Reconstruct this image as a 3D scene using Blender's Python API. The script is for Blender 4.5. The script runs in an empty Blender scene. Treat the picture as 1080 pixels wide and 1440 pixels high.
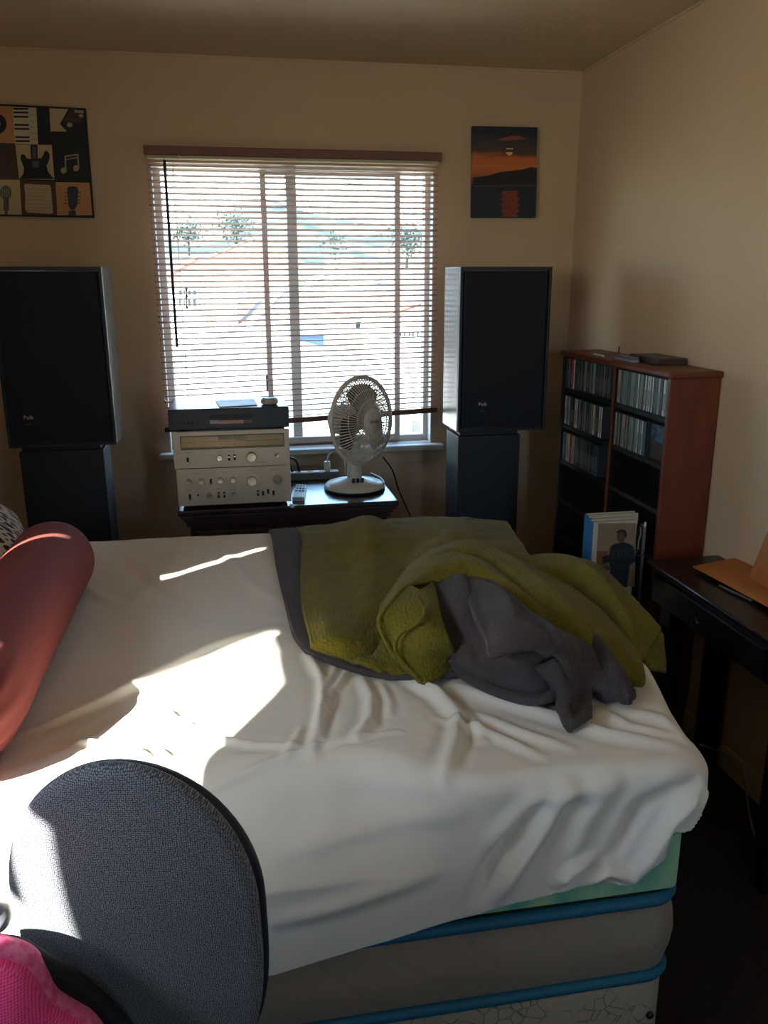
import bpy, math, random
import numpy as np
from mathutils import Vector, Matrix, noise
random.seed(7)
sc = bpy.context.scene
C = bpy.context.collection
PI = math.pi
# ---------------------------------------------------------------- camera
F, PITCH, YAW, ROLL = 1168.32, 0.27017, 0.17965, -0.0031
H, D, W = 1.57, 3.735, 1.553          # eye height, back wall distance, right wall distance
CEIL, XL, YR = 2.44, -1.35, -2.2
def cam_axes():
    cy, sy, cp, sp = math.cos(YAW), math.sin(YAW), math.cos(PITCH), math.sin(PITCH)
    f = np.array([sy*cp, cy*cp, -sp]); r = np.array([cy, -sy, 0.]); u = np.cross(r, f)
    c, s = math.cos(ROLL), math.sin(ROLL)
    return c*r+s*u, -s*r+c*u, f
R_, U_, F_ = cam_axes()
def at(px, py, X=None, Y=None, Z=None):
    """point of the room seen at pixel (1080x1440), on a plane X, Y or Z"""
    d = R_*(px-540)/F - U_*(py-720)/F + F_
    t = X/d[0] if X is not None else Y/d[1] if Y is not None else (Z-H)/d[2]
    return Vector((d[0]*t, d[1]*t, H+d[2]*t))
cam = bpy.data.cameras.new('camera'); co = bpy.data.objects.new('camera', cam); C.objects.link(co)
cam.sensor_fit = 'VERTICAL'; cam.sensor_height = 36; cam.lens = F/1440*36
cam.clip_start = 0.02; cam.clip_end = 500
M = Matrix(((R_[0], U_[0], -F_[0], 0), (R_[1], U_[1], -F_[1], 0), (R_[2], U_[2], -F_[2], H), (0, 0, 0, 1)))
co.matrix_world = M
sc.camera = co
# ---------------------------------------------------------------- light
vs = sc.view_settings
sc.display_settings.display_device = 'sRGB'
vs.view_transform = 'Standard'; vs.look = 'None'; vs.gamma = 1; vs.use_curve_mapping = False
vs.exposure = 3.8
w = bpy.data.worlds.new('sky'); sc.world = w; w.use_nodes = True
nt = w.node_tree; nt.nodes.clear()
bg = nt.nodes.new('ShaderNodeBackground'); ow = nt.nodes.new('ShaderNodeOutputWorld')
sky = nt.nodes.new('ShaderNodeTexSky'); sky.sky_type = 'HOSEK_WILKIE'; sky.turbidity = 3.0; sky.ground_albedo = 0.4
SUN_EL = math.radians(35); SD = Vector((0.785*math.cos(SUN_EL), 0.62*math.cos(SUN_EL), -math.sin(SUN_EL)))
sky.sun_direction = (-SD).normalized()
nt.links.new(sky.outputs[0], bg.inputs[0]); nt.links.new(bg.outputs[0], ow.inputs[0])
bg.inputs[1].default_value = 5.5
sl = bpy.data.lights.new('sun', 'SUN'); sl.energy = 3.4; sl.angle = math.radians(0.6); sl.color = (1, .93, .82)
so = bpy.data.objects.new('sun', sl); C.objects.link(so); so.location = (-6, -6, 8)
so.rotation_euler = SD.to_track_quat('-Z', 'Y').to_euler()
def portal(name, loc, rot, sx, sy):
    l = bpy.data.lights.new(name, 'AREA'); l.shape = 'RECTANGLE'; l.size = sx; l.size_y = sy; l.cycles.is_portal = True
    o = bpy.data.objects.new(name, l); C.objects.link(o); o.location = loc; o.rotation_euler = rot
portal('portal_back', (.315, D+.13, 1.45), (-PI/2, 0, 0), 1.22, 1.24)
portal('portal_left', (XL-.13, .78, 1.78), (0, -PI/2, 0), .72, 1.64)
portal('portal_rear', (1.275, YR-.13, 1.45), (PI/2, 0, 0), .35, 1.24)
sc.cycles.use_denoising = True
sc.cycles.max_bounces = 10; sc.cycles.diffuse_bounces = 7; sc.cycles.transparent_max_bounces = 16
sc.cycles.sample_clamp_indirect = 6

# ---------------------------------------------------------------- helpers
def srgb(r, g, b):
    f = lambda c: (c/255/12.92) if c/255 <= .04045 else ((c/255+.055)/1.055)**2.4
    return (f(r), f(g), f(b), 1)
MATS = {}
def mat(name, col, rough=.6, metal=0, bump=None, var=None, spec=.5, sheen=0, trans=0, coat=0):
    """bump=(scale,strength,distance)  var=(scale,second colour,contrast)"""
    if name in MATS: return MATS[name]
    m = bpy.data.materials.new(name); m.use_nodes = True; MATS[name] = m
    t = m.node_tree; b = t.nodes['Principled BSDF']
    if len(col) == 3: col = srgb(*col)
    b.inputs['Base Color'].default_value = col; b.inputs['Roughness'].default_value = rough
    b.inputs['Metallic'].default_value = metal; b.inputs['Specular IOR Level'].default_value = spec
    b.inputs['Sheen Weight'].default_value = sheen; b.inputs['Sheen Roughness'].default_value = .4
    b.inputs['Coat Weight'].default_value = coat; b.inputs['Coat Roughness'].default_value = .12
    tc = t.nodes.new('ShaderNodeTexCoord')
    if var:
        n = t.nodes.new('ShaderNodeTexNoise'); n.inputs['Scale'].default_value = var[0]; n.inputs['Detail'].default_value = 4
        r = t.nodes.new('ShaderNodeValToRGB'); r.color_ramp.elements[0].color = col
        c2 = var[1] if len(var[1]) == 4 else srgb(*var[1])
        r.color_ramp.elements[1].color = c2; k = var[2]
        r.color_ramp.elements[0].position = .5-k; r.color_ramp.elements[1].position = .5+k
        mp = t.nodes.new('ShaderNodeMapping')
        if len(var) > 3: mp.inputs['Scale'].default_value = var[3]
        t.links.new(tc.outputs['Object'], mp.inputs[0]); t.links.new(mp.outputs[0], n.inputs['Vector'])
        t.links.new(n.outputs['Fac'], r.inputs[0]); t.links.new(r.outputs[0], b.inputs['Base Color'])
    if bump:
        n = t.nodes.new('ShaderNodeTexNoise'); n.inputs['Scale'].default_value = bump[0]; n.inputs['Detail'].default_value = 3
        bp = t.nodes.new('ShaderNodeBump'); bp.inputs['Strength'].default_value = bump[1]; bp.inputs['Distance'].default_value = bump[2]
        t.links.new(tc.outputs['Object'], n.inputs['Vector']); t.links.new(n.outputs['Fac'], bp.inputs['Height'])
        t.links.new(bp.outputs[0], b.inputs['Normal'])
    return m
def nodes(m): return m.node_tree, m.node_tree.nodes['Principled BSDF']
def glass(name):
    if name in MATS: return MATS[name]
    m = bpy.data.materials.new(name); m.use_nodes = True; MATS[name] = m
    t = m.node_tree; t.nodes.clear()
    o = t.nodes.new('ShaderNodeOutputMaterial'); mx = t.nodes.new('ShaderNodeMixShader'); fr = t.nodes.new('ShaderNodeMath'); fr.operation = 'MULTIPLY_ADD'
    lw = t.nodes.new('ShaderNodeLayerWeight'); pw = t.nodes.new('ShaderNodeMath'); pw.operation = 'POWER'; pw.inputs[1].default_value = 4
    t.links.new(lw.outputs['Facing'], pw.inputs[0]); t.links.new(pw.outputs[0], fr.inputs[0]); fr.inputs[1].default_value = .5
    a = t.nodes.new('ShaderNodeBsdfTransparent'); g = t.nodes.new('ShaderNodeBsdfGlossy'); g.inputs['Roughness'].default_value = .02
    a.inputs[0].default_value = (.95, .97, .96, 1)
    fr.inputs[2].default_value = .03
    t.links.new(fr.outputs[0], mx.inputs[0]); t.links.new(a.outputs[0], mx.inputs[1]); t.links.new(g.outputs[0], mx.inputs[2])
    t.links.new(mx.outputs[0], o.inputs[0]); return m

def org(o):
    p = Vector((0, 0, 0))
    while o is not None: p += Vector(o.location); o = o.parent
    return p
class MB:
    def __init__(s): s.v = []; s.f = []; s.m = []
    def add(s, vs_, fs_, m=0):
        n = len(s.v); s.v += [tuple(v) for v in vs_]
        for f in fs_: s.f.append([i+n for i in f]); s.m.append(m)
        return s
    def box(s, x0, x1, y0, y1, z0, z1, m=0):
        return s.add([(x0,y0,z0),(x1,y0,z0),(x1,y1,z0),(x0,y1,z0),(x0,y0,z1),(x1,y0,z1),(x1,y1,z1),(x0,y1,z1)],
            [(3,2,1,0),(4,5,6,7),(0,1,5,4),(1,2,6,5),(2,3,7,6),(3,0,4,7)], m)
    def poly(s, pts, ext, m=0):
        """polygon pts (3D) extruded by vector ext"""
        n = len(pts); e = Vector(ext); a = [Vector(p) for p in pts]
        nrm = Vector((0,0,0))
        for i in range(n): nrm += a[i].cross(a[(i+1) % n])
        if nrm.dot(e) < 0: a = a[::-1]
        v = a+[p+e for p in a]
        f = [list(range(n))[::-1], list(range(n, 2*n))]+[(i, (i+1) % n, n+(i+1) % n, n+i) for i in range(n)]
        return s.add(v, f, m)
    def tube(s, path, r, seg=8, m=0, closed=False):
        P = [Vector(p) for p in path]; n = len(P); rr = r if hasattr(r, '__len__') else [r]*n
        vv = []; up = None
        for i in range(n):
            a = P[(i-1) % n] if (closed or i > 0) else P[i]; b = P[(i+1) % n] if (closed or i < n-1) else P[i]
            t = (b-a).normalized()
            if up is None: up = t.orthogonal().normalized()
            up = (up-t*up.dot(t)); up = up.normalized() if up.length > 1e-6 else t.orthogonal().normalized()
            sd = t.cross(up)
            for k in range(seg):
                q = 2*PI*k/seg; vv.append(P[i]+(up*math.cos(q)+sd*math.sin(q))*rr[i])
        ff = []
        for i in range(n if closed else n-1):
            j = (i+1) % n
            for k in range(seg):
                l = (k+1) % seg; ff.append((i*seg+k, i*seg+l, j*seg+l, j*seg+k))
        if not closed: ff += [list(range(seg))[::-1], [(n-1)*seg+k for k in range(seg)]]
        return s.add(vv, ff, m)
    def lathe(s, prof, c, axis=(0,0,1), seg=24, m=0, cap=True):
        """profile [(radius, height along axis)]"""
        ax = Vector(axis).normalized(); u = ax.orthogonal().normalized(); w_ = ax.cross(u); c = Vector(c)
        vv = []
        for r, h in prof:
            for k in range(seg):
                q = 2*PI*k/seg; vv.append(c+ax*h+(u*math.cos(q)+w_*math.sin(q))*r)
        ff = []; n = len(prof)
        for i in range(n-1):
            for k in range(seg):
                l = (k+1) % seg; ff.append((i*seg+k, i*seg+l, (i+1)*seg+l, (i+1)*seg+k))
        if cap: ff += [list(range(seg))[::-1], [(n-1)*seg+k for k in range(seg)]]
        return s.add(vv, ff, m)
    def grid(s, A, m=0, closed_u=False):
        """A: array (rows, cols, 3)"""
        A = np.asarray(A); R, K = A.shape[:2]; ff = []
        for i in range(R-1):
            for k in range(K if closed_u else K-1):
                l = (k+1) % K; ff.append((i*K+k, i*K+l, (i+1)*K+l, (i+1)*K+k))
        return s.add(A.reshape(-1, 3).tolist(), ff, m)
    def text(s, body, origin, xdir, ydir, size, depth=.0006, m=0, align='LEFT'):
        cu = bpy.data.curves.new('t', 'FONT'); cu.body = body; cu.size = size; cu.extrude = depth; cu.align_x = align; cu.resolution_u = 2
        ob = bpy.data.objects.new('t', cu); C.objects.link(ob)
        dg = bpy.context.evaluated_depsgraph_get(); dg.update()
        me = bpy.data.meshes.new_from_object(ob.evaluated_get(dg))
        x = Vector(xdir).normalized(); y = Vector(ydir).normalized(); z = x.cross(y); o = Vector(origin)
        s.add([o+x*v.co.x+y*v.co.y+z*v.co.z for v in me.vertices], [list(p.vertices) for p in me.polygons], m)
        bpy.data.objects.remove(ob); bpy.data.curves.remove(cu); bpy.data.meshes.remove(me)
        return s
    def build(s, name, mats, parent=None, smooth=0, bevel=0, world=True, seg=2):
        me = bpy.data.meshes.new(name)
        o_ = org(parent) if world else Vector((0,0,0))
        me.from_pydata([(v[0]-o_.x, v[1]-o_.y, v[2]-o_.z) for v in s.v], [], s.f); me.update()
        if not isinstance(mats, (list, tuple)): mats = [mats]
        for m in mats: me.materials.append(m)
        if len(mats) > 1: me.polygons.foreach_set('material_index', s.m)
        if smooth:
            me.polygons.foreach_set('use_smooth', [True]*len(me.polygons))
            if smooth < 180: me.set_sharp_from_angle(angle=math.radians(smooth))
        o = bpy.data.objects.new(name, me); C.objects.link(o); o.parent = parent
        if bevel:
            b = o.modifiers.new('bevel', 'BEVEL'); b.width = bevel; b.segments = seg; b.limit_method = 'ANGLE'; b.angle_limit = .6
        return o
def tag(o, label, cat, group=None):
    o['label'] = label; o['category'] = cat
    if group: o['group'] = group
    return o
def thing(name, label, cat, loc=(0,0,0), group=None):
    o = bpy.data.objects.new(name, None); C.objects.link(o); o.location = loc; o.empty_display_size = .05
    return tag(o, label, cat, group)
def struct(o): o['kind'] = 'structure'; return o
def box(x0, x1, y0, y1, z0, z1): return MB().box(x0, x1, y0, y1, z0, z1)
def smoothstep(a, b, x):
    t = np.clip((np.asarray(x, float)-a)/(b-a), 0, 1); return t*t*(3-2*t)
def spline(P, n):
    """uniform Catmull-Rom through control points along axis 0, resampled to n"""
    P = np.asarray(P, float); k = len(P); out = []
    Q = np.concatenate([[2*P[0]-P[1]], P, [2*P[-1]-P[-2]]])
    for t in np.linspace(0, k-1-1e-9, n):
        i = int(t); u = t-i; a, b, c, d = Q[i:i+4]
        out.append(.5*((2*b)+(-a+c)*u+(2*a-5*b+4*c-d)*u*u+(-a+3*b-3*c+d)*u**3))
    return np.array(out)
def patch(ctrl, nu, nv):
    A = spline(np.asarray(ctrl, float), nu)                       # rows
    return np.swapaxes(spline(np.swapaxes(A, 0, 1), nv), 0, 1)

# ---------------------------------------------------------------- materials of the room
m_wall = mat('wall_paint', (213, 184, 153), .75, bump=(140, .35, .004), var=(2.2, (205, 175, 143), .3))
m_ceil = mat('ceiling_paint', (206, 182, 152), .7, bump=(110, .5, .005))
m_floor = mat('floor_carpet', (52, 42, 36), .95, bump=(300, .8, .006), var=(60, (38, 31, 27), .3))
m_white = mat('white_paint', (214, 208, 196), .45)
m_frame = mat('window_frame_paint', (204, 192, 182), .5)
m_cream = mat('window_stop_cream', (205, 190, 158), .5)
m_black = mat('black_vinyl', (24, 26, 31), .5)
m_dark = mat('black_plastic', (18, 18, 20), .45)
g_ = glass('window_glass')

# ---------------------------------------------------------------- room shell
XW0, XW1, ZW0, ZW1 = -.285, .905, .845, 2.045      # window opening in the back wall
LY0, LY1, LZ0, LZ1 = -.036, 1.6, 1.42, 2.14            # window opening in the left wall
RX0, RX1 = 1.1, 1.45                                # window opening in the rear wall
T = .14
struct(box(XL-T, W+T, YR-T, D+T, -.12, 0).build('floor', m_floor))
struct(box(XL-T, W+T, YR-T, D+T, CEIL, CEIL+.12).build('ceiling', m_ceil))
b = MB(); b.box(XL-T, XW0, D, D+T, 0, CEIL); b.box(XW1, W+T, D, D+T, 0, CEIL); b.box(XW0, XW1, D, D+T, 0, ZW0); b.box(XW0, XW1, D, D+T, ZW1, CEIL)
struct(b.build('wall_back', m_wall))
struct(box(W, W+T, YR, D, 0, CEIL).build('wall_right', m_wall))
b = MB(); b.box(XL-T, XL, YR, LY0, 0, CEIL); b.box(XL-T, XL, LY1, D, 0, CEIL); b.box(XL-T, XL, LY0, LY1, 0, LZ0); b.box(XL-T, XL, LY0, LY1, LZ1, CEIL)
struct(b.build('wall_left', m_wall))
b = MB(); b.box(XL-T, RX0, YR-T, YR, 0, CEIL); b.box(RX1, W+T, YR-T, YR, 0, CEIL); b.box(RX0, RX1, YR-T, YR, 0, .88); b.box(RX0, RX1, YR-T, YR, 2.03, CEIL)
struct(b.build('wall_rear', mat('dark_panelling', (66, 50, 40), .6, var=(6, (52, 40, 33), .3, (8, 1, .6)))))  # unseen wall coloured dark to cut bounced light on the foreground
struct(box(XL, W, D-.012, D, 0, .09).build('baseboard_back', m_wall, bevel=.004))
struct(box(W-.012, W, YR, D-.012, 0, .09).build('baseboard_right', m_wall, bevel=.004))
# thin painted bead where the walls meet the ceiling and each other
struct(box(XL, W-.006, D-.006, D, CEIL-.008, CEIL).build('trim_1', m_wall))
struct(box(W-.006, W, YR, D-.006, CEIL-.008, CEIL).build('trim_2', m_wall))

# ---------------------------------------------------------------- back window
win = MB()
YF0, YF1 = D+.06, D+.12
fw = .035
win.box(XW0, XW0+fw, YF0, YF1, ZW0, ZW1); win.box(XW1-.028, XW1, YF0, YF1, ZW0, ZW1)
win.box(XW0+fw, XW1-.028, YF0, YF1, ZW0, ZW0+.03); win.box(XW0+fw, XW1-.028, YF0, YF1, ZW1-.03, ZW1)
window = struct(win.build('window_1', m_frame, bevel=.004))
box(.268, .312, YF0+.004, YF1-.004, ZW0+.03, ZW1-.03).build('mullion', m_frame, window, bevel=.003)
s_ = MB(); ys0, ys1 = D+.035, D+.058
s_.box(.158, .182, ys0, ys1, ZW0+.012, ZW1-.012); s_.box(.737, .762, ys0, ys1, ZW0+.012, ZW1-.012)
s_.box(.182, .737, ys0, ys1, ZW0+.012, ZW0+.04); s_.box(.182, .737, ys0, ys1, ZW1-.04, ZW1-.012)
sash = s_.build('sliding_sash', m_frame, window, bevel=.003)
box(.15, .158, ys0-.012, ys0, 1.1, 1.17).build('sash_latch', m_dark, sash, bevel=.001)
box(.182, .737, D+.045, D+.048, ZW0+.04, ZW1-.04).build('pane', g_, sash)
box(XW0+fw, .268, D+.09, D+.093, ZW0+.03, ZW1-.03).build('pane', g_, window)
box(.312, XW1-.028, D+.09, D+.093, ZW0+.03, ZW1-.03).build('pane', g_, window)
st = MB(); st.box(XW0-.045, XW1+.05, D-.055, D, ZW0-.028, ZW0); st.box(XW0, XW1, D, D+.06, ZW0-.02, ZW0+.002)
st.build('window_sill', m_white, window, bevel=.008)
box(XW0-.02, XW1+.025, D-.016, D, ZW0-.085, ZW0-.028).build('sill_apron', m_wall, window, bevel=.003)
lin = MB(); lin.box(XW1-.006, XW1, D, D+.06, ZW0, ZW1); lin.box(XW0, XW0+.006, D, D+.06, ZW0, ZW1); lin.box(XW0, XW1, D, D+.06, ZW1-.02, ZW1)
lin.build('reveal_lining', m_white, window)
# left and rear windows (outside the picture, they let the sun and the sky in)
for nm, bx in (('window_2', ('x', XL-.09, LY0, LY1, LZ0, LZ1)), ('window_3', ('y', YR-.09, RX0, RX1, .88, 2.03))):
    k, p, a0, a1, z0, z1 = bx; f = MB(); q = .035
    def bb(m_, u0, u1, zz0, zz1, d=.04, off=0):
        if k == 'x': m_.box(p+off, p+d+off, u0, u1, zz0, zz1)
        else: m_.box(u0, u1, p+off, p+d+off, zz0, zz1)
    bb(f, a0, a0+q*.2, z0, z1); bb(f, a1-q, a1, z0, z1); bb(f, a0, a1, z0, z0+q); bb(f, a0, a1, z1-q*.4, z1)
    fo = struct(f.build(nm, m_frame)); g1 = MB(); bb(g1, a0+.01, a1-q, z0+q, z1-q*.4, .003, .02); g1.build('pane', g_, fo)

# unseen curtains added to block the sun, leaving a gap for the thin strip
m_curtain = mat('curtain_cloth', (120, 96, 80), .9)
def curtain(y0, y1, label):
    n = int((y1-y0)/.012)+2; rows = []
    for z in (LZ0-.12, LZ1+.08):
        rows.append([(XL+.035+.014*math.sin(i*1.1)*(0 if i in (0, n-1) else 1), y0+(y1-y0)*i/(n-1), z) for i in range(n)])
    o = MB().grid(rows).build('curtain', m_curtain, smooth=180); so_ = o.modifiers.new('solid', 'SOLIDIFY'); so_.thickness = .003
    return tag(o, label, 'curtain')
curtain(.80, 1.448, 'wide brown curtain panel drawn across the left window')
curtain(1.472, 1.68, 'narrow brown curtain panel at far end of the left window')
sw = MB().poly([(XL+.03, y, z) for y, z in ((.62, LZ1+.05), (.62, 2.095), (.554, 2.03), (.374, 1.862), (.20, 1.70), (.17, 1.70), (.17, 1.865), (.06, 1.885), (-.1, 1.91), (-.1, LZ1+.05))], (.006, 0, 0)).build('curtain_swag', m_curtain)  # unseen flat outline added to trim the sun patch on bed and chair
tag(sw, 'brown curtain swag tied back at the top of the left window', 'curtain')
sw = MB().poly([(XL+.03, -.1, 1.38), (XL+.03, .215, 1.38), (XL+.03, .20, 1.55), (XL+.03, .14, 1.60), (XL+.03, .09, 1.62), (XL+.03, -.1, 1.62)], (.006, 0, 0)).build('curtain_tail', m_curtain)  # unseen flat outline added to stop stray sun low beside the chair
tag(sw, 'brown curtain tail bunched at the near end of the left window', 'curtain')
MB().tube([(XL+.035, -.35, LZ1+.09), (XL+.035, 1.75, LZ1+.09)], .008).build('curtain_rod', m_dark)
tag(bpy.data.objects['curtain_rod'], 'thin dark curtain rod above the left window', 'curtain rod')

# ---------------------------------------------------------------- blind
YB = D-.038
bl = thing('window_blind', 'brown slatted venetian blind half crooked over the bright window', 'blind', (.31, YB, 2.08))
m_slat = mat('blind_slat_brown', (168, 130, 116), .4)
m_rail = mat('blind_rail_brown', (124, 82, 70), .5)
m_cord = mat('blind_cord', (190, 176, 160), .8)
bx0, bx1 = -.298, .918
box(bx0, bx1+.004, YB-.022, YB+.03, 2.062, 2.096).build('headrail', m_rail, bl, bevel=.003)
box(bx0+.008, bx1-.008, YB-.012, YB+.03, 2.05, 2.062).build('headrail_lip', m_cream, bl, bevel=.002)  # cream strip for the lit top reveal, daylight put into its colour
NS = 46; pitch = .0228; zt = 2.034
n = 6; sv = []
for x in (bx0+.004, bx1-.006):
    for i in range(n+1):
        u = -1+2*i/n; sv.append((x-.31, u*.0125, .003*(1-u*u)-u*.0028))
sm = MB().add(sv, [(i, i+1, n+2+i, n+1+i) for i in range(n)]+[(i+.0 and i, ) for i in ()])
slat_me = None
for i in range(NS):
    z = zt-pitch*i
    if slat_me is None:
        o = sm.build('slat', m_slat, bl, smooth=180, world=False); slat_me = o.data
        slat_me.update()
        # give the slat a real thickness
        v = [tuple(q.co) for q in slat_me.vertices]; k = len(v)
        me = bpy.data.meshes.new('slat'); v2 = v+[(a, b_, c-.0018) for a, b_, c in v]
        f2 = [tuple(p.vertices) for p in slat_me.polygons]; f2 += [tuple(j+k for j in reversed(f)) for f in f2]
        f2 += [(0, n+1, k+n+1, k), (n, k+n, k+2*n+1, 2*n+1)]
        me.from_pydata(v2, [], f2); me.materials.append(m_slat); me.update(); o.data = me; slat_me = me
    else:
        o = bpy.data.objects.new('slat', slat_me); C.objects.link(o); o.parent = bl
    tl = .040*(i/NS)**2.2
    o.location = (0, 0, z-2.08-.012*(i/NS)**3); o.rotation_euler = (random.uniform(-.05, .05), -tl+random.uniform(-.0012, .0012), random.uniform(-.002, .002))
br = MB()
rz = lambda x: .975+.042*(x-.25)
br.poly([(bx0, YB-.012, rz(bx0)-.011), (bx1+.002, YB-.012, rz(bx1)-.011), (bx1+.002, YB-.012, rz(bx1)+.011), (bx0, YB-.012, rz(bx0)+.011)], (0, .024, 0))
br.build('bottom_rail', m_rail, bl, bevel=.004)
for x in (-.19, .30, .81):
    for y in (-.0125, .0125):
        MB().tube([(x, YB+y, 2.06), (x, YB+y, rz(x))], .0007, 5).build('ladder_cord', m_cord, bl)
a = at(231, 225, Y=YB-.03); c = at(249, 488, Y=YB-.03)
MB().tube([a, c], .006, 6).build('tilt_wand', mat('wand_dark', (52, 42, 42), .35), bl, smooth=40)
MB().tube([(a.x, YB-.02, 2.07), (a.x, YB-.03, a.z)], .0015, 5).build('wand_hook', m_cord, bl)
hk = [at(x, y, Y=YB-.006) for x, y in ((236, 553), (231, 556), (231, 562), (235, 566), (244, 567))]
MB().tube(hk, .003, 6).build('hold_down_hook', m_white, bl, smooth=60)
pull = at(252, 222, Y=YB-.02)
MB().lathe([(.002, .012), (.005, 0), (.004, -.006)], pull, seg=8).build('cord_lock', m_white, bl, smooth=40)

# ---------------------------------------------------------------- outside the window
GZ = -3.4
struct(box(-60, 70, 5, 160, GZ-.2, GZ).build('ground', mat('dry_ground', (130, 118, 96), .95, var=(.3, (100, 94, 78), .3))))
m_stucco = mat('white_stucco', (232, 226, 220), .9, bump=(30, .3, .01))
m_stucco2 = mat('pinkish_stucco', (168, 140, 126), .9)
m_roofw = mat('pale_roof_shingle', (150, 142, 138), .9, bump=(25, .4, .01))
m_roofr = mat('faded_tile_roof', (140, 104, 90), .9)
m_wing = mat('house_window_dark', (16, 20, 28), .3)
def house(name, label, x0, x1, y0, y1, z1, ridge, mw, mr, wins=(), hip=0.0, group=None):
    h = thing(name, label, 'house', ((x0+x1)/2, (y0+y1)/2, GZ), group)
    box(x0, x1, y0, y1, GZ, z1).build('wall', mw, h)
    e = .25; xm = (x0+x1)/2
    a_ = hip*(y1-y0)/2
    rv = [(x0-e, y0-e, z1), (x1+e, y0-e, z1), (x1+e, y1+e, z1), (x0-e, y1+e, z1), (xm, y0-e+a_, z1+ridge), (xm, y1+e-a_, z1+ridge)]
    MB().add(rv, [(0, 1, 4), (1, 2, 5, 4), (2, 3, 5), (3, 0, 4, 5), (3, 2, 1, 0)]).build('roof', mr, h)
    tb = MB(); tb.tube([rv[0], rv[4]], .06, 5); tb.tube([rv[1], rv[4]], .06, 5); tb.tube([rv[4], rv[5]], .06, 5)
    tb.build('ridge_cap', mr, h)
    for wx0, wx1, wz0, wz1 in wins:
        fr = MB(); fr.box(wx0-.06, wx1+.06, y0-.05, y0, wz0-.06, wz0); fr.box(wx0-.06, wx1+.06, y0-.05, y0, wz1, wz1+.06)
        fr.box(wx0-.06, wx0, y0-.05, y0, wz0, wz1); fr.box(wx1, wx1+.06, y0-.05, y0, wz0, wz1); fr.box((wx0+wx1)/2-.03, (wx0+wx1)/2+.03, y0-.05, y0, wz0, wz1)
        fo = fr.build('window', m_stucco, h)
        box(wx0, wx1, y0-.03, y0-.005, wz0, wz1).build('pane', m_wing, fo)
    return h
def rect(x0, y0, x1, y1, Y):
    a = at(x0, y1, Y=Y); b_ = at(x1, y0, Y=Y); return (a.x, b_.x, a.z, b_.z)
# near roof below the window
ap = at(345, 456, Y=13.0); el_ = at(214, 556, Y=10.2); er_ = at(505, 545, Y=10.2)
hx0, hx1 = el_.x, er_.x
house('hipped_house', 'low neighbouring house with broad pale hipped roof just below the window', ap.x-(hx1-hx0)/2-.6, ap.x+(hx1-hx0)/2+.6, 9.6, 16.2, el_.z-.1, ap.z-el_.z+.1, m_stucco, m_roofw, hip=1.0)
r1 = rect(238, 400, 332, 545, 24)
house('stucco_house', 'white two storey house with small paned windows at left in the window view', r1[0], r1[1], 24, 31, r1[3], .7, m_stucco, m_roofr,
      [rect(252, 408, 261, 415, 24), rect(264, 408, 276, 415, 24), rect(252, 421, 261, 431, 24), rect(264, 421, 276, 431, 24)])
r2 = rect(356, 470, 410, 560, 21)
house('gabled_house', 'house with a gable behind the pale hipped roof', r2[0], r2[1]+.8, 21, 27, r2[3], 1.1, mat('bluish_stucco', (90, 108, 140), .9), m_roofw)  # blue shade of the unlit wall put into the stucco colour
r3 = rect(430, 415, 540, 560, 41)
house('distant_house', 'wide pale house far behind the blind at centre right', r3[0], r3[1], 41, 46, r3[3], 1.6, m_stucco2, m_roofw, [rect(500, 452, 515, 462, 41)])
r4 = rect(556, 440, 612, 560, 30)
house('apartment_house', 'pale flat fronted house with small windows at right in the window view', r4[0], r4[1]+3, 30, 38, r4[3], .8, m_stucco, m_roofr,
      [rect(562, 466, 570, 473, 30), rect(574, 466, 582, 473, 30), rect(586, 466, 594, 473, 30)])
r5 = rect(290, 370, 420, 480, 48)
house('hillside_house', 'small pinkish house on the slope below the hill', r5[0], r5[1], 48, 56, r5[3], 1.2, m_stucco2, m_roofr)
# hill
rows = []
for j in range(14):
    y = 60+j*7; row = []
    for i in range(50):
        x = -45+i*2.4
        u = j/13
        z = GZ+1+(13.5+2.5*math.sin(x*.11+.7)+1.2*math.sin(x*.31))*math.sin(u*PI*.5)**1.2+.6*noise.noise((x*.2, y*.2, 0))
        row.append((x, y, z))
    rows.append(row)
struct(MB().grid(rows).build('hill', mat('dry_hillside', (112, 106, 90), .95, var=(.12, (44, 56, 66), .12)), smooth=180))
def tree(px, py, Y, hgt, label, seed, group=None):
    p = at(px, py, Y=Y); random.seed(seed)
    zt_ = p.z; t = thing('leafy_tree', label, 'tree', (p.x, Y, zt_-hgt), group)
    MB().tube([(p.x, Y, zt_-hgt), (p.x+.05, Y, zt_-hgt*.7), (p.x, Y, zt_-hgt*.3)], [hgt*.03, hgt*.025, hgt*.015], 6).build('trunk', mat('bark', (30, 24, 20), .9), t)
    f = MB()
    for k in range(420):
        q = Vector((random.gauss(0, .40), random.gauss(0, .3), random.gauss(0, .30)))*hgt*.5
        cpt = Vector((p.x, Y, zt_-hgt*.42))+q
        s = hgt*.045; u = Vector((random.uniform(-1, 1), random.uniform(-1, 1), random.uniform(-1, 1))).normalized(); v = u.orthogonal().normalized()
        f.add([cpt-u*s, cpt+v*s*.6, cpt+u*s, cpt-v*s*.6], [(0, 1, 2, 3)])
    o = f.build('foliage', mat('tree_leaf', (58, 70, 60), .8), t); o['kind'] = 'stuff'
tree(572, 305, 62, 3.6, 'dark green tree seen through the right end of the blind', 3)
tree(606, 312, 72, 3.0, 'smaller green tree at the right edge of the window view', 5)
tree(262, 300, 80, 3.6, 'leftmost hazy tree on the hill crest', 8)
tree(330, 292, 82, 4, 'hazy tree on the hill crest left of the window mullion', 9)
tree(470, 322, 76, 3, 'hazy tree on the hill right of the window mullion', 10)
tree(440, 388, 58.5, 2.6, 'small bush tree on the bright slope', 11)
random.seed(11)

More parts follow.
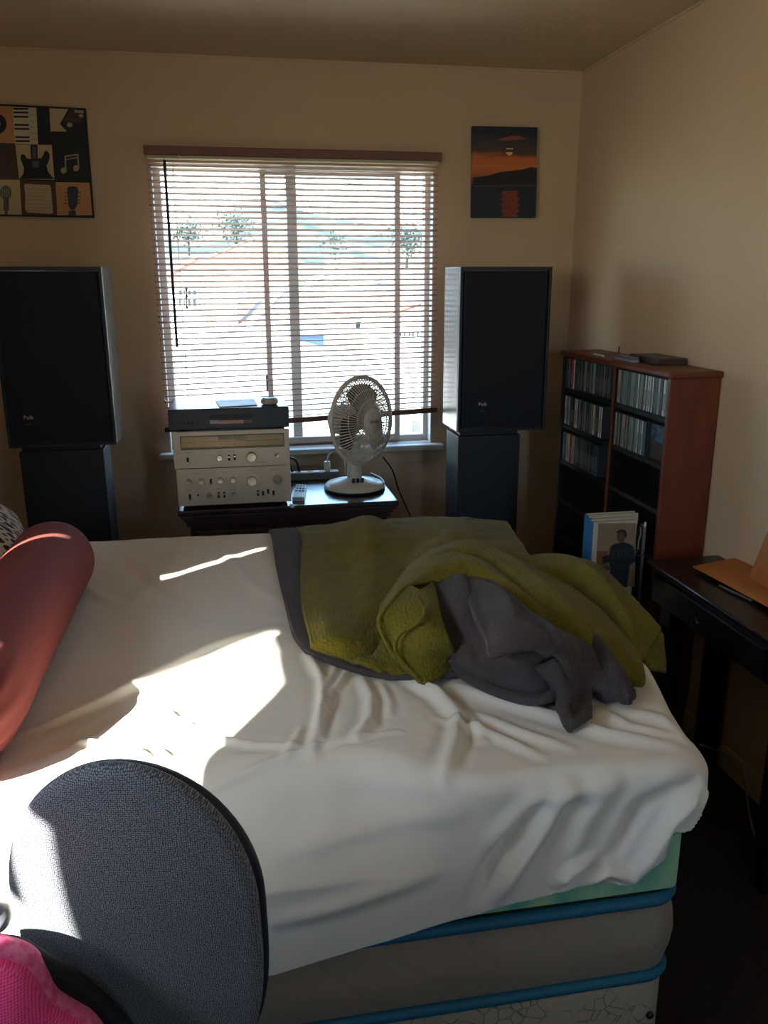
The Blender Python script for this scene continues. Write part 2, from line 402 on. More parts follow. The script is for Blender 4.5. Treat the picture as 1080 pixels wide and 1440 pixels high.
# ---------------------------------------------------------------- pictures on the back wall
YP = D-.022
def pz(x, y): return at(x/7.714, 140+y/7.714, Y=YP)
pic = thing('collage_picture', 'dark framed music collage with piano keys and guitar on the wall', 'picture', (-.72, D-.01, 2.03))
px0, px1, pz0, pz1 = -.945, -.515, 1.828, 2.238
fb = [pz(-300, 45), pz(920, 95), pz(1018, 1280), pz(-300, 1245)]
fb = [Vector((px0, YP, pz1)), at(120, 152, Y=YP), at(132, 306, Y=YP), Vector((px0, YP, pz0))]
MB().poly([v+Vector((0, .002, 0)) for v in fb], (0, .018, 0)).build('board', mat('picture_edge_black', (22, 16, 15), .6), pic, bevel=.001)
cm = lambda n, c: mat('print_'+n, c, .6)
def pp(name, mats, shapes):
    b = MB()
    for lev, pts in shapes: b.poly([pz(x, y)+Vector((0, -.0006*lev+.002, 0)) for x, y in pts], (0, -.0005, 0))
    return b.build(name, mats, pic)
circ = lambda cx, cy, rx, ry=None, n=18, a0=0, a1=2*PI: [(cx+rx*math.cos(a0+(a1-a0)*k/n), cy+(ry or rx)*math.sin(a0+(a1-a0)*k/n)) for k in range(n)]
tan, beige, dk, br_ = cm('tan', (200, 142, 96)), cm('beige', (200, 176, 138)), cm('dark', (30, 31, 38)), cm('brown', (84, 58, 48))
pp('tan_panel', tan, [(1, [(-330, 58), (130, 72), (160, 475), (-300, 462)])])
pp('tan_panel', tan, [(1, [(600, 895), (970, 902), (1000, 1255), (622, 1255)])])
pp('beige_panel', beige, [(1, [(165, 487), (560, 492), (590, 870), (205, 862)]), (1, [(-290, 866), (213, 870), (235, 1250), (-280, 1240)]), (1, [(535, 95), (740, 102), (650, 265), (725, 345), (545, 345)])])
pp('brown_panel', br_, [(1, [(-300, 467), (162, 480), (197, 866), (-290, 862)]), (1, [(217, 872), (595, 890), (620, 1255), (237, 1250)])])
pp('dark_panel', dk, [(1, [(395, 88), (533, 94), (560, 482), (415, 485)]), (1, [(547, 347), (728, 347), (655, 265), (742, 100), (915, 102), (970, 895), (592, 885), (562, 482)])])
pp('piano_keys', cm('ivory', (206, 192, 164)), [(1, [(133, 78), (393, 88), (413, 485), (160, 480)])])
pp('black_keys', cm('black', (20, 17, 17)), [(2, [(135+.07*y, y-11), (300+.05*y, y-9), (301+.05*y, y+11), (136+.07*y, y+9)]) for y in (100, 140, 187, 275, 318, 408, 450)]
   + [(2, [(305+.06*y, y-2), (395+.05*y, y-1), (395+.05*y, y+1), (305+.06*y, y+1)]) for y in (165, 232, 296, 365, 432)])
pp('vinyl_record', cm('black', 0), [(2, circ(-40, 265, 112, 112, 24))])
pp('record_label', cm('blue', (120, 150, 165)), [(3, circ(-40, 265, 48))])
pp('guitar', dk, [(2, [(330, 492), (405, 492), (410, 640), (445, 638), (470, 600), (482, 562), (512, 556), (538, 590), (538, 640), (505, 720), (520, 780), (560, 830), (588, 862), (208, 862), (250, 810), (262, 745), (225, 650), (222, 612), (240, 592), (268, 600), (290, 640), (335, 645)])])
pp('guitar_bridge', cm('grey', (80, 84, 92)), [(3, [(345, 670), (420, 665), (424, 735), (350, 735)]), (3, [(350, 510), (392, 510), (394, 640), (352, 640)])])
pp('note', cm('note', (170, 158, 132)), [(2, circ(690, 770, 32, 34)), (2, circ(825, 745, 32, 34)), (2, [(698, 615), (712, 612), (722, 770), (708, 770)]), (2, [(835, 590), (850, 588), (860, 745), (845, 745)]), (2, [(698, 610), (850, 585), (851, 602), (699, 628)]), (2, [(702, 648), (852, 622), (853, 634), (703, 660)])])
pp('cassette', cm('plum', (74, 52, 50)), [(2, [(760, 115), (905, 130), (900, 230), (770, 260), (690, 235)])])
pp('cassette_reel', cm('note', 0), [(3, circ(755, 275, 32, 24)), (3, circ(880, 175, 26, 20)), (3, [(800, 112), (905, 118), (908, 150), (815, 140)])])
pp('microphone', cm('mic', (92, 96, 92)), [(2, circ(62, 1010, 62, 78)), (2, [(40, 1075), (95, 1075), (98, 1200), (35, 1200)]), (2, [(55, 1195), (85, 1195), (80, 1248), (50, 1248)])])
pp('microphone_grille', cm('mic2', (140, 142, 132)), [(3, [(18+k*24, 955), (30+k*24, 955), (30+k*24, 1060), (18+k*24, 1060)]) for k in range(4)])
pp('sheet_music', cm('paper', (190, 172, 140)), [(2, [(262, 935), (275, 912), (400, 922), (540, 925), (552, 960), (575, 1225), (540, 1240), (300, 1225), (272, 1190), (275, 1040)])])
pp('staff_line', cm('brown', 0), [(3, [(290+.04*y, 950+y), (540+.05*y, 955+y), (540+.05*y, 957+y), (290+.04*y, 952+y)]) for y in (20, 60, 100, 140, 180, 220, 250)])
pp('headstock', cm('slate', (52, 60, 76)), [(2, [(725, 965), (745, 945), (790, 938), (840, 950), (850, 985), (838, 1150), (800, 1200), (770, 1200), (742, 1150)]), (2, [(745, 1205), (820, 1205), (824, 1256), (743, 1256)])])
pp('tuning_peg', dk, [(2, [(x, y), (x+26, y), (x+26, y+10), (x, y+10)]) for x in (698, 846) for y in (1005, 1045, 1085, 1120)])

YP2 = D-.03
def sz(x, y): return at(640+x/5.4, 160+y/5.4, Y=YP2)
sun_p = thing('sunset_picture', 'unframed canvas of an orange sunset over dark water', 'picture', (1.218, D-.015, 2.03))
m_can = mat('sunset_print', (30, 30, 40), .55); t, bs = nodes(m_can)
tc = t.nodes.new('ShaderNodeTexCoord'); sp = t.nodes.new('ShaderNodeSeparateXYZ'); nz = t.nodes.new('ShaderNodeTexNoise'); nz.inputs['Scale'].default_value = 9
mpn = t.nodes.new('ShaderNodeMapping'); mpn.inputs['Scale'].default_value = (1, 1, 4); t.links.new(tc.outputs['Object'], mpn.inputs[0]); t.links.new(mpn.outputs[0], nz.inputs['Vector'])
ad = t.nodes.new('ShaderNodeMath'); ad.operation = 'MULTIPLY_ADD'; ad.inputs[1].default_value = .06
mr = t.nodes.new('ShaderNodeMapRange'); mr.inputs[1].default_value = -.19; mr.inputs[2].default_value = .185
t.links.new(tc.outputs['Object'], sp.inputs[0]); t.links.new(nz.outputs['Fac'], ad.inputs[0]); t.links.new(sp.outputs['Z'], ad.inputs[2])
cr = t.nodes.new('ShaderNodeValToRGB'); e = cr.color_ramp.elements
e[0].position = .0; e[0].color = srgb(38, 44, 60); e[1].position = 1; e[1].color = srgb(30, 34, 48)
for p_, c_ in ((.38, (34, 38, 50)), (.42, (60, 44, 44)), (.5, (160, 78, 44)), (.62, (214, 118, 52)), (.74, (200, 104, 52)), (.79, (92, 62, 54)), (.9, (62, 54, 58))):
    q = e.new(p_); q.color = srgb(*c_)
t.links.new(ad.outputs[0], mr.inputs[0]); t.links.new(mr.outputs[0], cr.inputs[0]); t.links.new(cr.outputs[0], bs.inputs['Base Color'])
cor = [at(665, 177, Y=YP2), at(756, 179, Y=YP2), at(752, 306, Y=YP2), at(664, 306, Y=YP2)]
MB().poly(cor, (0, .028, 0)).build('canvas', m_can, sun_p, bevel=.001)
def sp2(name, m_, shapes):
    b = MB()
    for lev, pts in shapes: b.poly([sz(x, y)+Vector((0, -.0006*lev+.0004, 0)) for x, y in pts], (0, -.0005, 0))
    return b.build(name, m_, sun_p)
sp2('hill_silhouette', mat('print_hill', (38, 34, 40), .6), [(1, [(136, 485), (250, 470), (330, 445), (430, 432), (500, 425), (575, 405), (622, 412), (620, 545), (136, 545)])])
sp2('water', mat('print_water', (36, 42, 56), .6), [(1, [(136, 546), (620, 546), (612, 785), (134, 788)])])
sp2('horizon_line', mat('print_horizon', (78, 70, 72), .6), [(2, [(136, 545), (620, 540), (620, 550), (136, 556)])])
sp2('sun_disc', mat('print_sun', (240, 190, 130), .6), [(2, [(388, 260), (438, 260), (438, 271), (388, 271)]), (2, [(386, 292), (438, 292), (432, 308), (412, 320), (394, 308)])])
sp2('pink_cloud', mat('print_cloud', (150, 76, 62), .6), [(2, [(310, 195), (380, 180), (440, 165), (500, 172), (540, 190), (480, 198), (380, 205)])])
sh = []
for k in range(16):
    y = 588+k*12.4; wv = 54+8*math.sin(k*1.7)+(7 if 2 < k < 13 else 0)
    sh.append((2, [(412-wv+6*math.sin(k*2.3), y), (418+wv, y-3), (418+wv, y+7), (410-wv, y+8)]))
sp2('sun_reflection', mat('print_reflection', (190, 84, 46), .6, var=(160, (120, 48, 32), .2)), sh)

# ---------------------------------------------------------------- loudspeakers and stands
m_cab = mat('speaker_vinyl_black', (66, 66, 68), .2, spec=.9, bump=(160, .08, .001))
m_cloth = mat('grille_cloth', (25, 28, 36), .9, bump=(900, .4, .001))
m_stand = mat('stand_black', (27, 30, 38), .45)
m_logo = mat('logo_silver', (205, 205, 205), .35)
def speaker(side, x0, x1, yf, dep, z0, z1, label, lx, lz):
    s = thing('loudspeaker', label, 'loudspeaker', ((x0+x1)/2, yf+dep/2, z0))
    box(x0, x1, yf+.018, yf+dep, z0, z1).build('cabinet', m_cab, s, bevel=.002)
    f = MB(); q = .011
    f.box(x0, x0+q, yf, yf+.018, z0, z1); f.box(x1-q, x1, yf, yf+.018, z0, z1); f.box(x0+q, x1-q, yf, yf+.018, z0, z0+q); f.box(x0+q, x1-q, yf, yf+.018, z1-q, z1)
    f.build('front_frame', m_stand, s, bevel=.0015)
    box(x0+.016, x1-.016, yf+.002, yf+.018, z0+.016, z1-.016).build('grille', m_cloth, s, bevel=.006)
    lg = MB().text('Polk', (lx, yf+.0022, lz), (1, 0, 0), (0, 0, 1), .02).build('badge', m_logo, s)
    MB().text('audio', (lx+.002, yf+.0022, lz-.022), (1, 0, 0), (0, 0, 1), .011).build('badge', mat('logo_dim', (72, 74, 80), .5), s)
    return s
YS = 3.2
la = at(33, 590, Y=YS); ra = at(673, 571, Y=YS)
speaker('L', -.818, -.436, YS, .245, .985, 1.625, 'tall black loudspeaker on a black stand left of the window', la.x, la.z)
speaker('R', .882, 1.252, YS, .24, .985, 1.625, 'tall black loudspeaker on a black stand right of the window', ra.x, ra.z)
def stand(x0, x1, yf, dep, z1, label):
    s = thing('speaker_stand', label, 'stand', ((x0+x1)/2, yf+dep/2, 0))
    box(x0, x1, yf, yf+dep, .02, z1-.02).build('column', m_stand, s, bevel=.003)
    box(x0+.01, x1-.01, yf+.01, yf+dep-.01, z1-.02, z1).build('top_plate', m_dark, s, bevel=.002)
    box(x0-.03, x1+.03, yf-.03, yf+dep+.02, 0, .02).build('base_plate', m_dark, s, bevel=.002)
stand(-.79, -.49, YS+.02, .19, .985, 'black box stand under the left loudspeaker')
stand(.892, 1.155, YS+.02, .19, .985, 'black box stand under the right loudspeaker')

# ---------------------------------------------------------------- dresser
m_drw = mat('dark_cherry_wood', (58, 36, 32), .34, var=(9, (42, 26, 25), .25, (1, 1, 8)), coat=.15)
m_drt = mat('dark_cherry_top', (46, 34, 36), .22, var=(9, (36, 26, 28), .25, (1, 8, 8)), coat=.3)
DX0, DX1, DY0, DY1, DZ = -.222, .612, 3.045, 3.53, .755
dr = thing('dresser', 'dark cherry wood dresser under the window carrying the stereo and fan', 'dresser', (.195, 3.29, 0))
box(DX0, DX1, DY0, DY1, DZ-.022, DZ).build('top', m_drt, dr, bevel=.006)
f = MB()
for k, (o_, z1, z0) in enumerate(((.008, DZ-.022, DZ-.036), (.018, DZ-.036, DZ-.05), (.028, DZ-.05, DZ-.072))):
    f.box(DX0+o_, DX1-o_, DY0+o_, DY1-.005, z0, z1)
f.build('cornice', m_drw, dr, bevel=.004)
box(DX0+.04, DX1-.04, DY0+.04, DY1-.01, .06, DZ-.072).build('carcass', m_drw, dr, bevel=.003)
for i in range(3):
    z0 = .1+i*.195
    d_ = box(DX0+.065, DX1-.065, DY0+.026, DY0+.04, z0, z0+.175).build('drawer', m_drw, dr, bevel=.004)
    for x in (.02, .37):
        MB().lathe([(.006, 0), (.006, .012), (.015, .018), (.012, .026), (0.001, .028)], (x, DY0+.026, z0+.09), (0, -1, 0), 14).build('knob', mat('dark_brass', (80, 62, 40), .35, 1), d_, smooth=40)
for x in (DX0+.05, DX1-.09):
    for y in (DY0+.05, DY1-.06): box(x, x+.04, y, y+.04, 0, .06).build('leg', m_drw, dr)

# ---------------------------------------------------------------- stereo stack
YA = 3.075
m_alu = mat('champagne_aluminium', (198, 184, 165), .4, .4, bump=(700, .08, .0005))
m_alu2 = mat('champagne_window', (160, 140, 112), .3, .5)
m_knob = mat('brushed_knob', (215, 208, 196), .22, .95)
m_slot = mat('slot_black', (24, 20, 20), .6)
m_print = mat('panel_print', (98, 84, 72), .7)
def pa(x, y): return at(240+x/6, 590+y/6, Y=YA)
def knob(parent, x, y, r, lab='knob', ring=False):
    p = pa(x, y); p.y = YA
    k = MB().lathe([(r*1.04, 0), (r*1.04, .003), (r, .004), (r*.97, .016), (r*.86, .019), (.0008, .0185)], p, (0, -1, 0), 28).build(lab, m_knob, parent, smooth=35)
    if ring: MB().lathe([(r*1.22, 0), (r*1.22, .005), (r*1.05, .0055)], p, (0, -1, 0), 28).build('knob_ring', m_alu, k, smooth=35)
    return k
def toggle(parent, x, y, up=True, r=.0045):
    p = pa(x, y); p.y = YA
    s = box(p.x-.0042, p.x+.0042, YA-.0012, YA+.002, p.z-.011, p.z+.011).build('switch_slot', m_slot, parent)
    z = p.z+(.005 if up else -.006)
    MB().tube([(p.x, YA, z), (p.x, YA-.014, z)], .0034, 8).build('switch_lever', m_knob, s, smooth=40)
amp = thing('stereo_amplifier', 'champagne silver amplifier with two rows of knobs, lowest of the stereo stack', 'amplifier', (-.01, 3.24, DZ))
AX0, AX1 = -.219, .201
box(AX0+.012, AX1-.012, YA+.006, YA+.33, .772, .905).build('chassis', m_dark, amp, bevel=.002)
box(AX0, AX1, YA, YA+.006, .766, .9065).build('faceplate', m_alu, amp, bevel=.0015)
for x in (-.18, .16):
    for y in (YA+.04, YA+.28): MB().lathe([(.014, DZ), (.016, .772)], (x, y, 0), (0, 0, 1), 12).build('foot', m_dark, amp)
for x, y in ((153, 520), (260, 517), (420, 510), (527, 505), (327, 640), (533, 632)): knob(amp, x, y, .0105)
knob(amp, 685, 513, .0195, 'volume_knob', True); knob(amp, 900, 503, .0175)
for x, y, u in ((340, 525, False), (163, 655, False), (405, 637, True), (453, 634, True), (737, 620, True), (780, 627, False), (823, 610, False), (868, 622, False)): toggle(amp, x, y, u)
p = pa(232, 637); MB().lathe([(.004, 0), (.004, .001), (.0015, .0012)], (p.x, YA, p.z), (0, -1, 0), 10).build('headphone_jack', m_slot, amp)
b = MB()
for x, y, tx in ((185, 462, 'SPEAKERS'), (430, 450, 'TONE'), (640, 433, 'VOLUME'), (838, 428, 'SELECTOR'), (120, 602, 'POWER'), (395, 590, 'FILTER'), (495, 596, 'BALANCE'), (722, 672, 'STEREO AMPLIFIER'), (945, 655, 'SA')):
    q = pa(x, y); b.text(tx, (q.x, YA+.0003, q.z), (1, 0, 0), (0, 0, 1), .0055, .0004)
b.build('panel_lettering', m_print, amp)
tun = thing('stereo_tuner', 'champagne silver tuner with wide dial glass, middle of the stereo stack', 'tuner', (-.01, 3.24, .907))
YT = YA; TX0, TX1 = -.224, .2
box(TX0+.012, TX1-.012, YA+.006, YA+.33, .914, 1.04).build('chassis', m_dark, tun, bevel=.002)
box(TX0, TX1, YA, YA+.006, .9085, 1.045).build('faceplate', m_alu, tun, bevel=.0015)
for x in (-.18, .16):
    for y in (YA+.04, YA+.28): MB().lathe([(.014, .9068), (.016, .914)], (x, y, 0), (0, 0, 1), 12).build('foot', m_dark, tun)
c0, c1 = pa(92, 252), pa(950, 118)
dial = box(c0.x, c1.x, YA-.002, YA+.001, c0.z, c1.z).build('dial_glass', m_alu2, tun, bevel=.001)
f = MB(); q = .0022
f.box(c0.x-q, c0.x, YA-.004, YA, c0.z-q, c1.z+q); f.box(c1.x, c1.x+q, YA-.004, YA, c0.z-q, c1.z+q); f.box(c0.x, c1.x, YA-.004, YA, c0.z-q, c0.z+.001); f.box(c0.x, c1.x, YA-.004, YA, c1.z, c1.z+q)
f.build('dial_bezel', mat('bezel_brown', (98, 82, 64), .4, .5), dial)
for x0, x1 in ((403, 518), (535, 648)):
    a, c = pa(x0, 172), pa(x1, 128); me_ = box(a.x, c.x, YA-.0035, YA-.0015, a.z, c.z).build('meter', mat('meter_face', (140, 124, 98), .4), dial)
    MB().tube([((a.x+c.x)/2, YA-.004, a.z+.002), ((a.x+c.x)/2-.004, YA-.004, c.z-.002)], .0004, 4).build('needle', m_slot, me_)
b = MB(); a = pa(100, 195); c = pa(945, 180)
b.box(a.x, c.x, YA-.003, YA-.0018, a.z-.0006, a.z+.0003)
a = pa(100, 245); b.box(a.x, c.x, YA-.003, YA-.0018, a.z, a.z+.0022)
a = pa(652, 205); b.box(a.x, a.x+.001, YA-.0035, YA-.0018, a.z-.006, a.z+.01)
for i, tx in enumerate(('88', '90', '92', '94', '96', '98', '100', '104', '106', '108')):
    q = pa(195+i*56, 208); b.text(tx, (q.x, YA-.0023, q.z), (1, 0, 0), (0, 0, 1), .005, .0004)
q = pa(272, 163); b.text('STEREO', (q.x, YA-.0023, q.z), (1, 0, 0), (0, 0, 1), .006, .0004)
q = pa(735, 148); b.text('TUNED', (q.x, YA-.0023, q.z), (1, 0, 0), (0, 0, 1), .006, .0004)
b.build('dial_scale', m_print, dial)
knob(tun, 413, 320, .0105); knob(tun, 680, 312, .0188, 'tuning_knob'); knob(tun, 892, 298, .0095)
toggle(tun, 144, 345, False); toggle(tun, 493, 322, True); toggle(tun, 540, 318, True)
b = MB()
for x, y, tx in ((118, 288, 'POWER'), (390, 278, 'MUTING'), (480, 272, 'FM MODE'), (725, 365, 'STEREO TUNER'), (935, 355, 'TX')):
    q = pa(x, y); b.text(tx, (q.x, YA+.0003, q.z), (1, 0, 0), (0, 0, 1), .0055, .0004)
b.build('panel_lettering', m_print, tun)
# disc player
pl_ = thing('disc_player', 'black disc player with a lit display window, topmost of the stereo stack', 'disc player', (-.015, 3.22, 1.045))
m_plr = mat('player_black', (36, 42, 56), .36); m_plt = mat('player_top', (34, 40, 52), .25, coat=.2)
PX0, PX1 = -.234, .202
box(PX0, PX1, YA+.012, YA+.295, 1.053, 1.127).build('case', m_plt, pl_, bevel=.003)
box(PX0, PX1, YA, YA+.012, 1.051, 1.128).build('faceplate', m_plr, pl_, bevel=.004)
for x in (-.19, .16):
    for y in (YA+.04, YA+.26): MB().lathe([(.014, 1.045), (.016, 1.054)], (x, y, 0), (0, 0, 1), 12).build('foot', m_dark, pl_)
def pb(x, y): return at(230+x/5.684, 550+y/5.684, Y=YA)
a, c = pb(370, 225), pb(710, 190); box(a.x, c.x, YA-.001, YA+.001, a.z, c.z+.003).build('disc_tray', m_dark, pl_, bevel=.001)
m_disp = mat('display_window', (172, 120, 116), .3, var=(14, (120, 120, 130), .1, (1, 0, 0)))
a, c = pb(368, 262), pb(705, 230)
ds = box(a.x, c.x, YA-.0012, YA+.001, a.z, c.z).build('display', mat('display_grey', (88, 84, 92), .3), pl_)
a2, c2 = pb(440, 262), pb(640, 230); box(a2.x, c2.x, YA-.0018, YA, a2.z, c2.z).build('display_glow', mat('display_pink', (186, 128, 122), .3), ds)
a2, c2 = pb(372, 262), pb(438, 232); box(a2.x, c2.x, YA-.0018, YA, a2.z, c2.z).build('display_label', mat('display_pale', (150, 150, 156), .4), ds)
for x in (165, 200, 232): 
    a = pb(x, 255); MB().lathe([(.004, 0), (.004, .003), (.003, .004)], (a.x, YA, a.z), (0, -1, 0), 10).build('button', m_dark, pl_)
b = MB(); q = pb(100, 170); b.text('DISC PLAYER', (q.x, YA+.0003, q.z), (1, 0, 0), (0, 0, 1), .006, .0004); b.build('panel_lettering', mat('player_print', (84, 88, 98), .6), pl_)
# on the player
def flat(pts, z, h): return MB().poly([at(x, y, Z=z) for x, y in pts], (0, 0, h))
o = flat([(303, 564), (357, 562), (362, 570), (309, 573)], 1.128, .003).build('booklet', mat('booklet_white', (196, 208, 226), .4), bevel=.0006); tag(o, 'thin pale booklet lying on the black disc player', 'booklet')
p = at(379, 568, Z=1.128)
pk = thing('white_disc_box', 'small round cream puck lying on the right of the disc player', 'puck', p)
MB().lathe([(.026, 0), (.032, .004), (.032, .017), (.027, .021)], p, seg=26).build('body', mat('puck_cream', (186, 178, 164), .4), pk, smooth=40)
MB().lathe([(.027, .0212), (.025, .024), (.001, .0245)], p, seg=26).build('lid', mat('puck_lid', (205, 205, 208), .3), pk, smooth=40)

# ---------------------------------------------------------------- small things on the dresser
m_strip = mat('strip_grey', (120, 118, 112), .55)
ps = thing('power_strip', 'grey power strip with a white plug along the back of the dresser', 'power strip', (.3, 3.48, DZ))
box(.14, .435, 3.455, 3.505, DZ, DZ+.032).build('body', m_strip, ps, bevel=.004)
for i in range(5):
    x = .185+i*.05; so_ = box(x-.014, x+.014, 3.466, 3.494, DZ+.032, DZ+.0335).build('socket', m_white, ps)
box(.372, .398, 3.466, 3.492, DZ+.034, DZ+.075).build('plug', m_white, ps, bevel=.005)
cb = [Vector(q) for q in ((.385, 3.479, .83), (.387, 3.48, .845), (.40, 3.485, .862), (.42, 3.49, .866), (.445, 3.495, .855), (.462, 3.50, .825), (.468, 3.51, .78), (.47, 3.515, .76))]
MB().tube(spline(cb, 24), .0035, 8).build('plug_cord', m_white, ps, smooth=80)
for k, (x, hgt) in enumerate(((.235, .1), (.205, .085))):
    c_ = spline([(x-.06, 3.44, DZ+.01), (x-.05, 3.46, DZ+hgt*.8), (x-.02, 3.47, DZ+hgt), (x+.015, 3.475, DZ+hgt*.85), (x+.03, 3.478, DZ+.035)], 20)
    MB().tube(c_, .005, 8).build('black_cable', m_dark, ps, smooth=80)
m_rem = mat('remote_silver', (172, 178, 190), .35)
rm = [at(x, y, Z=DZ) for x, y in ((417, 686), (431, 687), (428, 705), (411, 705))]
rem = thing('remote_control', 'small silver remote control beside the amplifier on the dresser', 'remote', (rm[0]+rm[2])/2)
MB().poly(rm, (0, 0, .016)).build('body', m_rem, rem, bevel=.002)
for i in range(3):
    for j in range(3):
        u, v_ = .2+.3*i, .12+.2*j
        q = rm[0].lerp(rm[1], u).lerp(rm[3].lerp(rm[2], u), v_)
        box(q.x-.0045, q.x+.0045, q.y-.008, q.y+.008, DZ+.016, DZ+.018).build('button', m_dark, rem)
q = at(410, 713, Z=DZ)
cl = thing('clip', 'tiny white plastic clip on the dresser edge beside the remote', 'clip', q)
b = MB(); b.box(q.x-.006, q.x+.004, q.y-.006, q.y+.02, DZ, DZ+.008); b.box(q.x-.002, q.x+.008, q.y-.016, q.y-.004, DZ, DZ+.012); b.build('body', m_white, cl, bevel=.002)
m_papr = mat('clear_sleeve', (70, 82, 100), .15)
# ---------------------------------------------------------------- fan
m_fan = mat('fan_white', (206, 200, 188), .35); m_wire = mat('fan_wire', (206, 194, 182), .4); m_blade = mat('fan_blade_taupe', (110, 94, 88), .35)
FC = Vector((.472, 3.27, DZ))
fan = thing('desk_fan', 'white oscillating desk fan with wire cage standing on the dresser', 'fan', FC)
MB().lathe([(.112, 0), (.122, .004), (.122, .018), (.112, .028), (.07, .038), (.045, .045), (.034, .05)], FC, seg=48).build('base', m_fan, fan, smooth=45)
MB().lathe([(.123, .002), (.1245, .005), (.1245, .008), (.123, .010)], FC, seg=48).build('base_rubber', m_dark, fan, smooth=45)
pole = MB().lathe([(.032, .045), (.029, .07), (.026, .14), (.026, .20)], FC, seg=24).build('pole', m_fan, fan, smooth=45)
for x in (-.018, .0, .018):
    MB().lathe([(.007, 0), (.007, .014), (.005, .016)], FC+Vector((x+.004, -.045-.02, .043)), (0, -.35, 1), 12).build('speed_button', mat('fan_button_blue', (52, 56, 82), .4), fan, smooth=40)
HC = Vector((.502, 3.25, 1.037)); fa = math.radians(38)
NF = Vector((math.sin(fa), -math.cos(fa), .06)).normalized(); SX = NF.cross(Vector((0, 0, 1))).normalized()*-1; SU = NF.cross(SX).normalized()*1
if SU.z < 0: SU = -SU
RF = .172
def fp(r, a, d): return HC+SX*(r*math.cos(a))+SU*(r*math.sin(a))+NF*d
MB().lathe([(.06, -.135), (.062, -.12), (.062, -.06), (.055, -.045), (.02, -.04)], HC, NF, 24).build('motor_housing', m_fan, fan, smooth=45)
MB().tube([FC+Vector((0, 0, .19)), HC-NF*.095-Vector((0, 0, .055)), HC-NF*.095], [.026, .026, .03], 14).build('neck', m_fan, fan, smooth=60)
MB().tube([fp(RF, 2*PI*k/64, .0) for k in range(64)], .0085, 10, closed=True).build('cage_ring', m_wire, fan, smooth=80)
for nm, sgn in (('front_grille', 1), ('rear_grille', -1)):
    b = MB(); NW = 76
    for k in range(NW):
        a = 2*PI*k/NW; tw = .10*sgn
        pts = []
        for u in np.linspace(0, 1, 7):
            r = .045+(RF-.045)*u; d = sgn*(.055*(1-u**3.2)+.002)
            pts.append(fp(r, a+tw*(1-u), d))
        b.tube(pts, .0019, 5)
    for r, u in ((.085, .31), (.125, .63)):
        b.tube([fp(r, 2*PI*k/48, sgn*(.055*(1-u**3.2)+.003)) for k in range(48)], .0021, 5, closed=True)
    b.build(nm, m_wire, fan, smooth=80)
for k in range(3):
    a0 = math.radians(78+120*k); R_n, A_n = 8, 9; g = []
    for i in range(R_n):
        u = i/(R_n-1); r = .03+(.145-.03)*u; wd = .34+.42*math.sin(PI*min(1, u*.62+.18)); row = []
        if u > .85: wd *= math.sqrt(max(.05, 1-((u-.85)/.16)**2))
        for j in range(A_n):
            v_ = -1+2*j/(A_n-1); row.append(fp(r, a0+v_*wd*.92+.15*u, -v_*.014))
        g.append(row)
    o = MB().grid(g).build('blade', m_blade, fan, smooth=180); s_ = o.modifiers.new('solid', 'SOLIDIFY'); s_.thickness = .002; s_.offset = 0
MB().lathe([(.034, -.03), (.036, .02), (.03, .03)], HC, NF, 24).build('blade_hub', m_blade, fan, smooth=45)
cap = MB().lathe([(.05, .052), (.05, .058), (.046, .062), (.001, .064)], HC, NF, 32).build('hub_cap', m_fan, fan, smooth=45)
MB().text('Aloha', HC+NF*.0635-SX*.021-SU*.007, SX, SU, .021, .0008).build('hub_logo', mat('logo_navy', (44, 54, 78), .5), cap)
fc = [FC+Vector((.05, .1, .012))]+[Vector(q) for q in ((.60, 3.5, .78), (.625, 3.56, .80))]
c_ = [at(538, 642, Y=3.55), at(552, 662, Y=3.56), at(561, 690, Y=3.58), at(572, 715, Y=3.58), at(580, 735, Y=3.58), at(577, 755, Y=3.58)]
c_.append(Vector((c_[-1].x-.02, 3.6, .2))); c_.append(Vector((c_[-1].x-.03, 3.6, .006)))
o = MB().tube(spline(c_, 40), .0034, 6).build('hanging_cable', m_dark, smooth=80); tag(o, 'thin dark cable hanging down right of the dresser', 'cable')
c_ = spline([FC+Vector((.06, .1, .01)), FC+Vector((.11, .09, .01)), (.60, 3.30, .765), (.606, 3.42, .762), (.58, 3.51, .762)], 24)
MB().tube(c_, .003, 6).build('fan_cord', m_white, fan, smooth=80)

# ---------------------------------------------------------------- bookcase with discs
m_case = mat('reddish_wood', (122, 56, 31), .42, var=(7, (94, 42, 24), .3, (4, 4, .7)))
m_shelf = mat('shelf_dark', (22, 18, 18), .6)  # shade inside the case put into the colour; the wood itself is reddish
BX, BY0, BY1, BZ = 1.375, 2.452, 3.345, 1.292
bc = thing('disc_bookcase', 'tall reddish wood bookcase of compact discs against the right wall', 'bookcase', (1.464, 2.9, 0))
box(BX-.012, W-.002, BY0-.012, BY1+.012, BZ-.022, BZ).build('top_board', m_case, bc, bevel=.007)
box(BX, W-.003, BY0, BY0+.018, 0, BZ-.022).build('side_panel', m_case, bc, bevel=.002)
box(BX, W-.003, BY1-.018, BY1, 0, BZ-.022).build('side_panel', m_shelf, bc, bevel=.002)
YD = at(864, 520, X=BX).y
dv_ = box(BX+.004, W-.012, YD-.008, YD+.008, 0, BZ-.022).build('divider', m_shelf, bc)
box(BX+.001, BX+.004, YD-.009, YD+.009, 0, BZ-.022).build('edge_band', m_case, dv_, bevel=.001)
box(BX+.01, W-.012, BY0+.018, BY0+.0195, 0, BZ-.022).build('inner_lining', m_shelf, bc)  # dark sheet standing in for shade on the inner face of the panel
box(W-.011, W-.004, BY0+.018, BY1-.018, 0, BZ-.022).build('back_panel', m_shelf, bc)
SH = [1.139, .984, .829, .66, .49, .32, .15, .02]
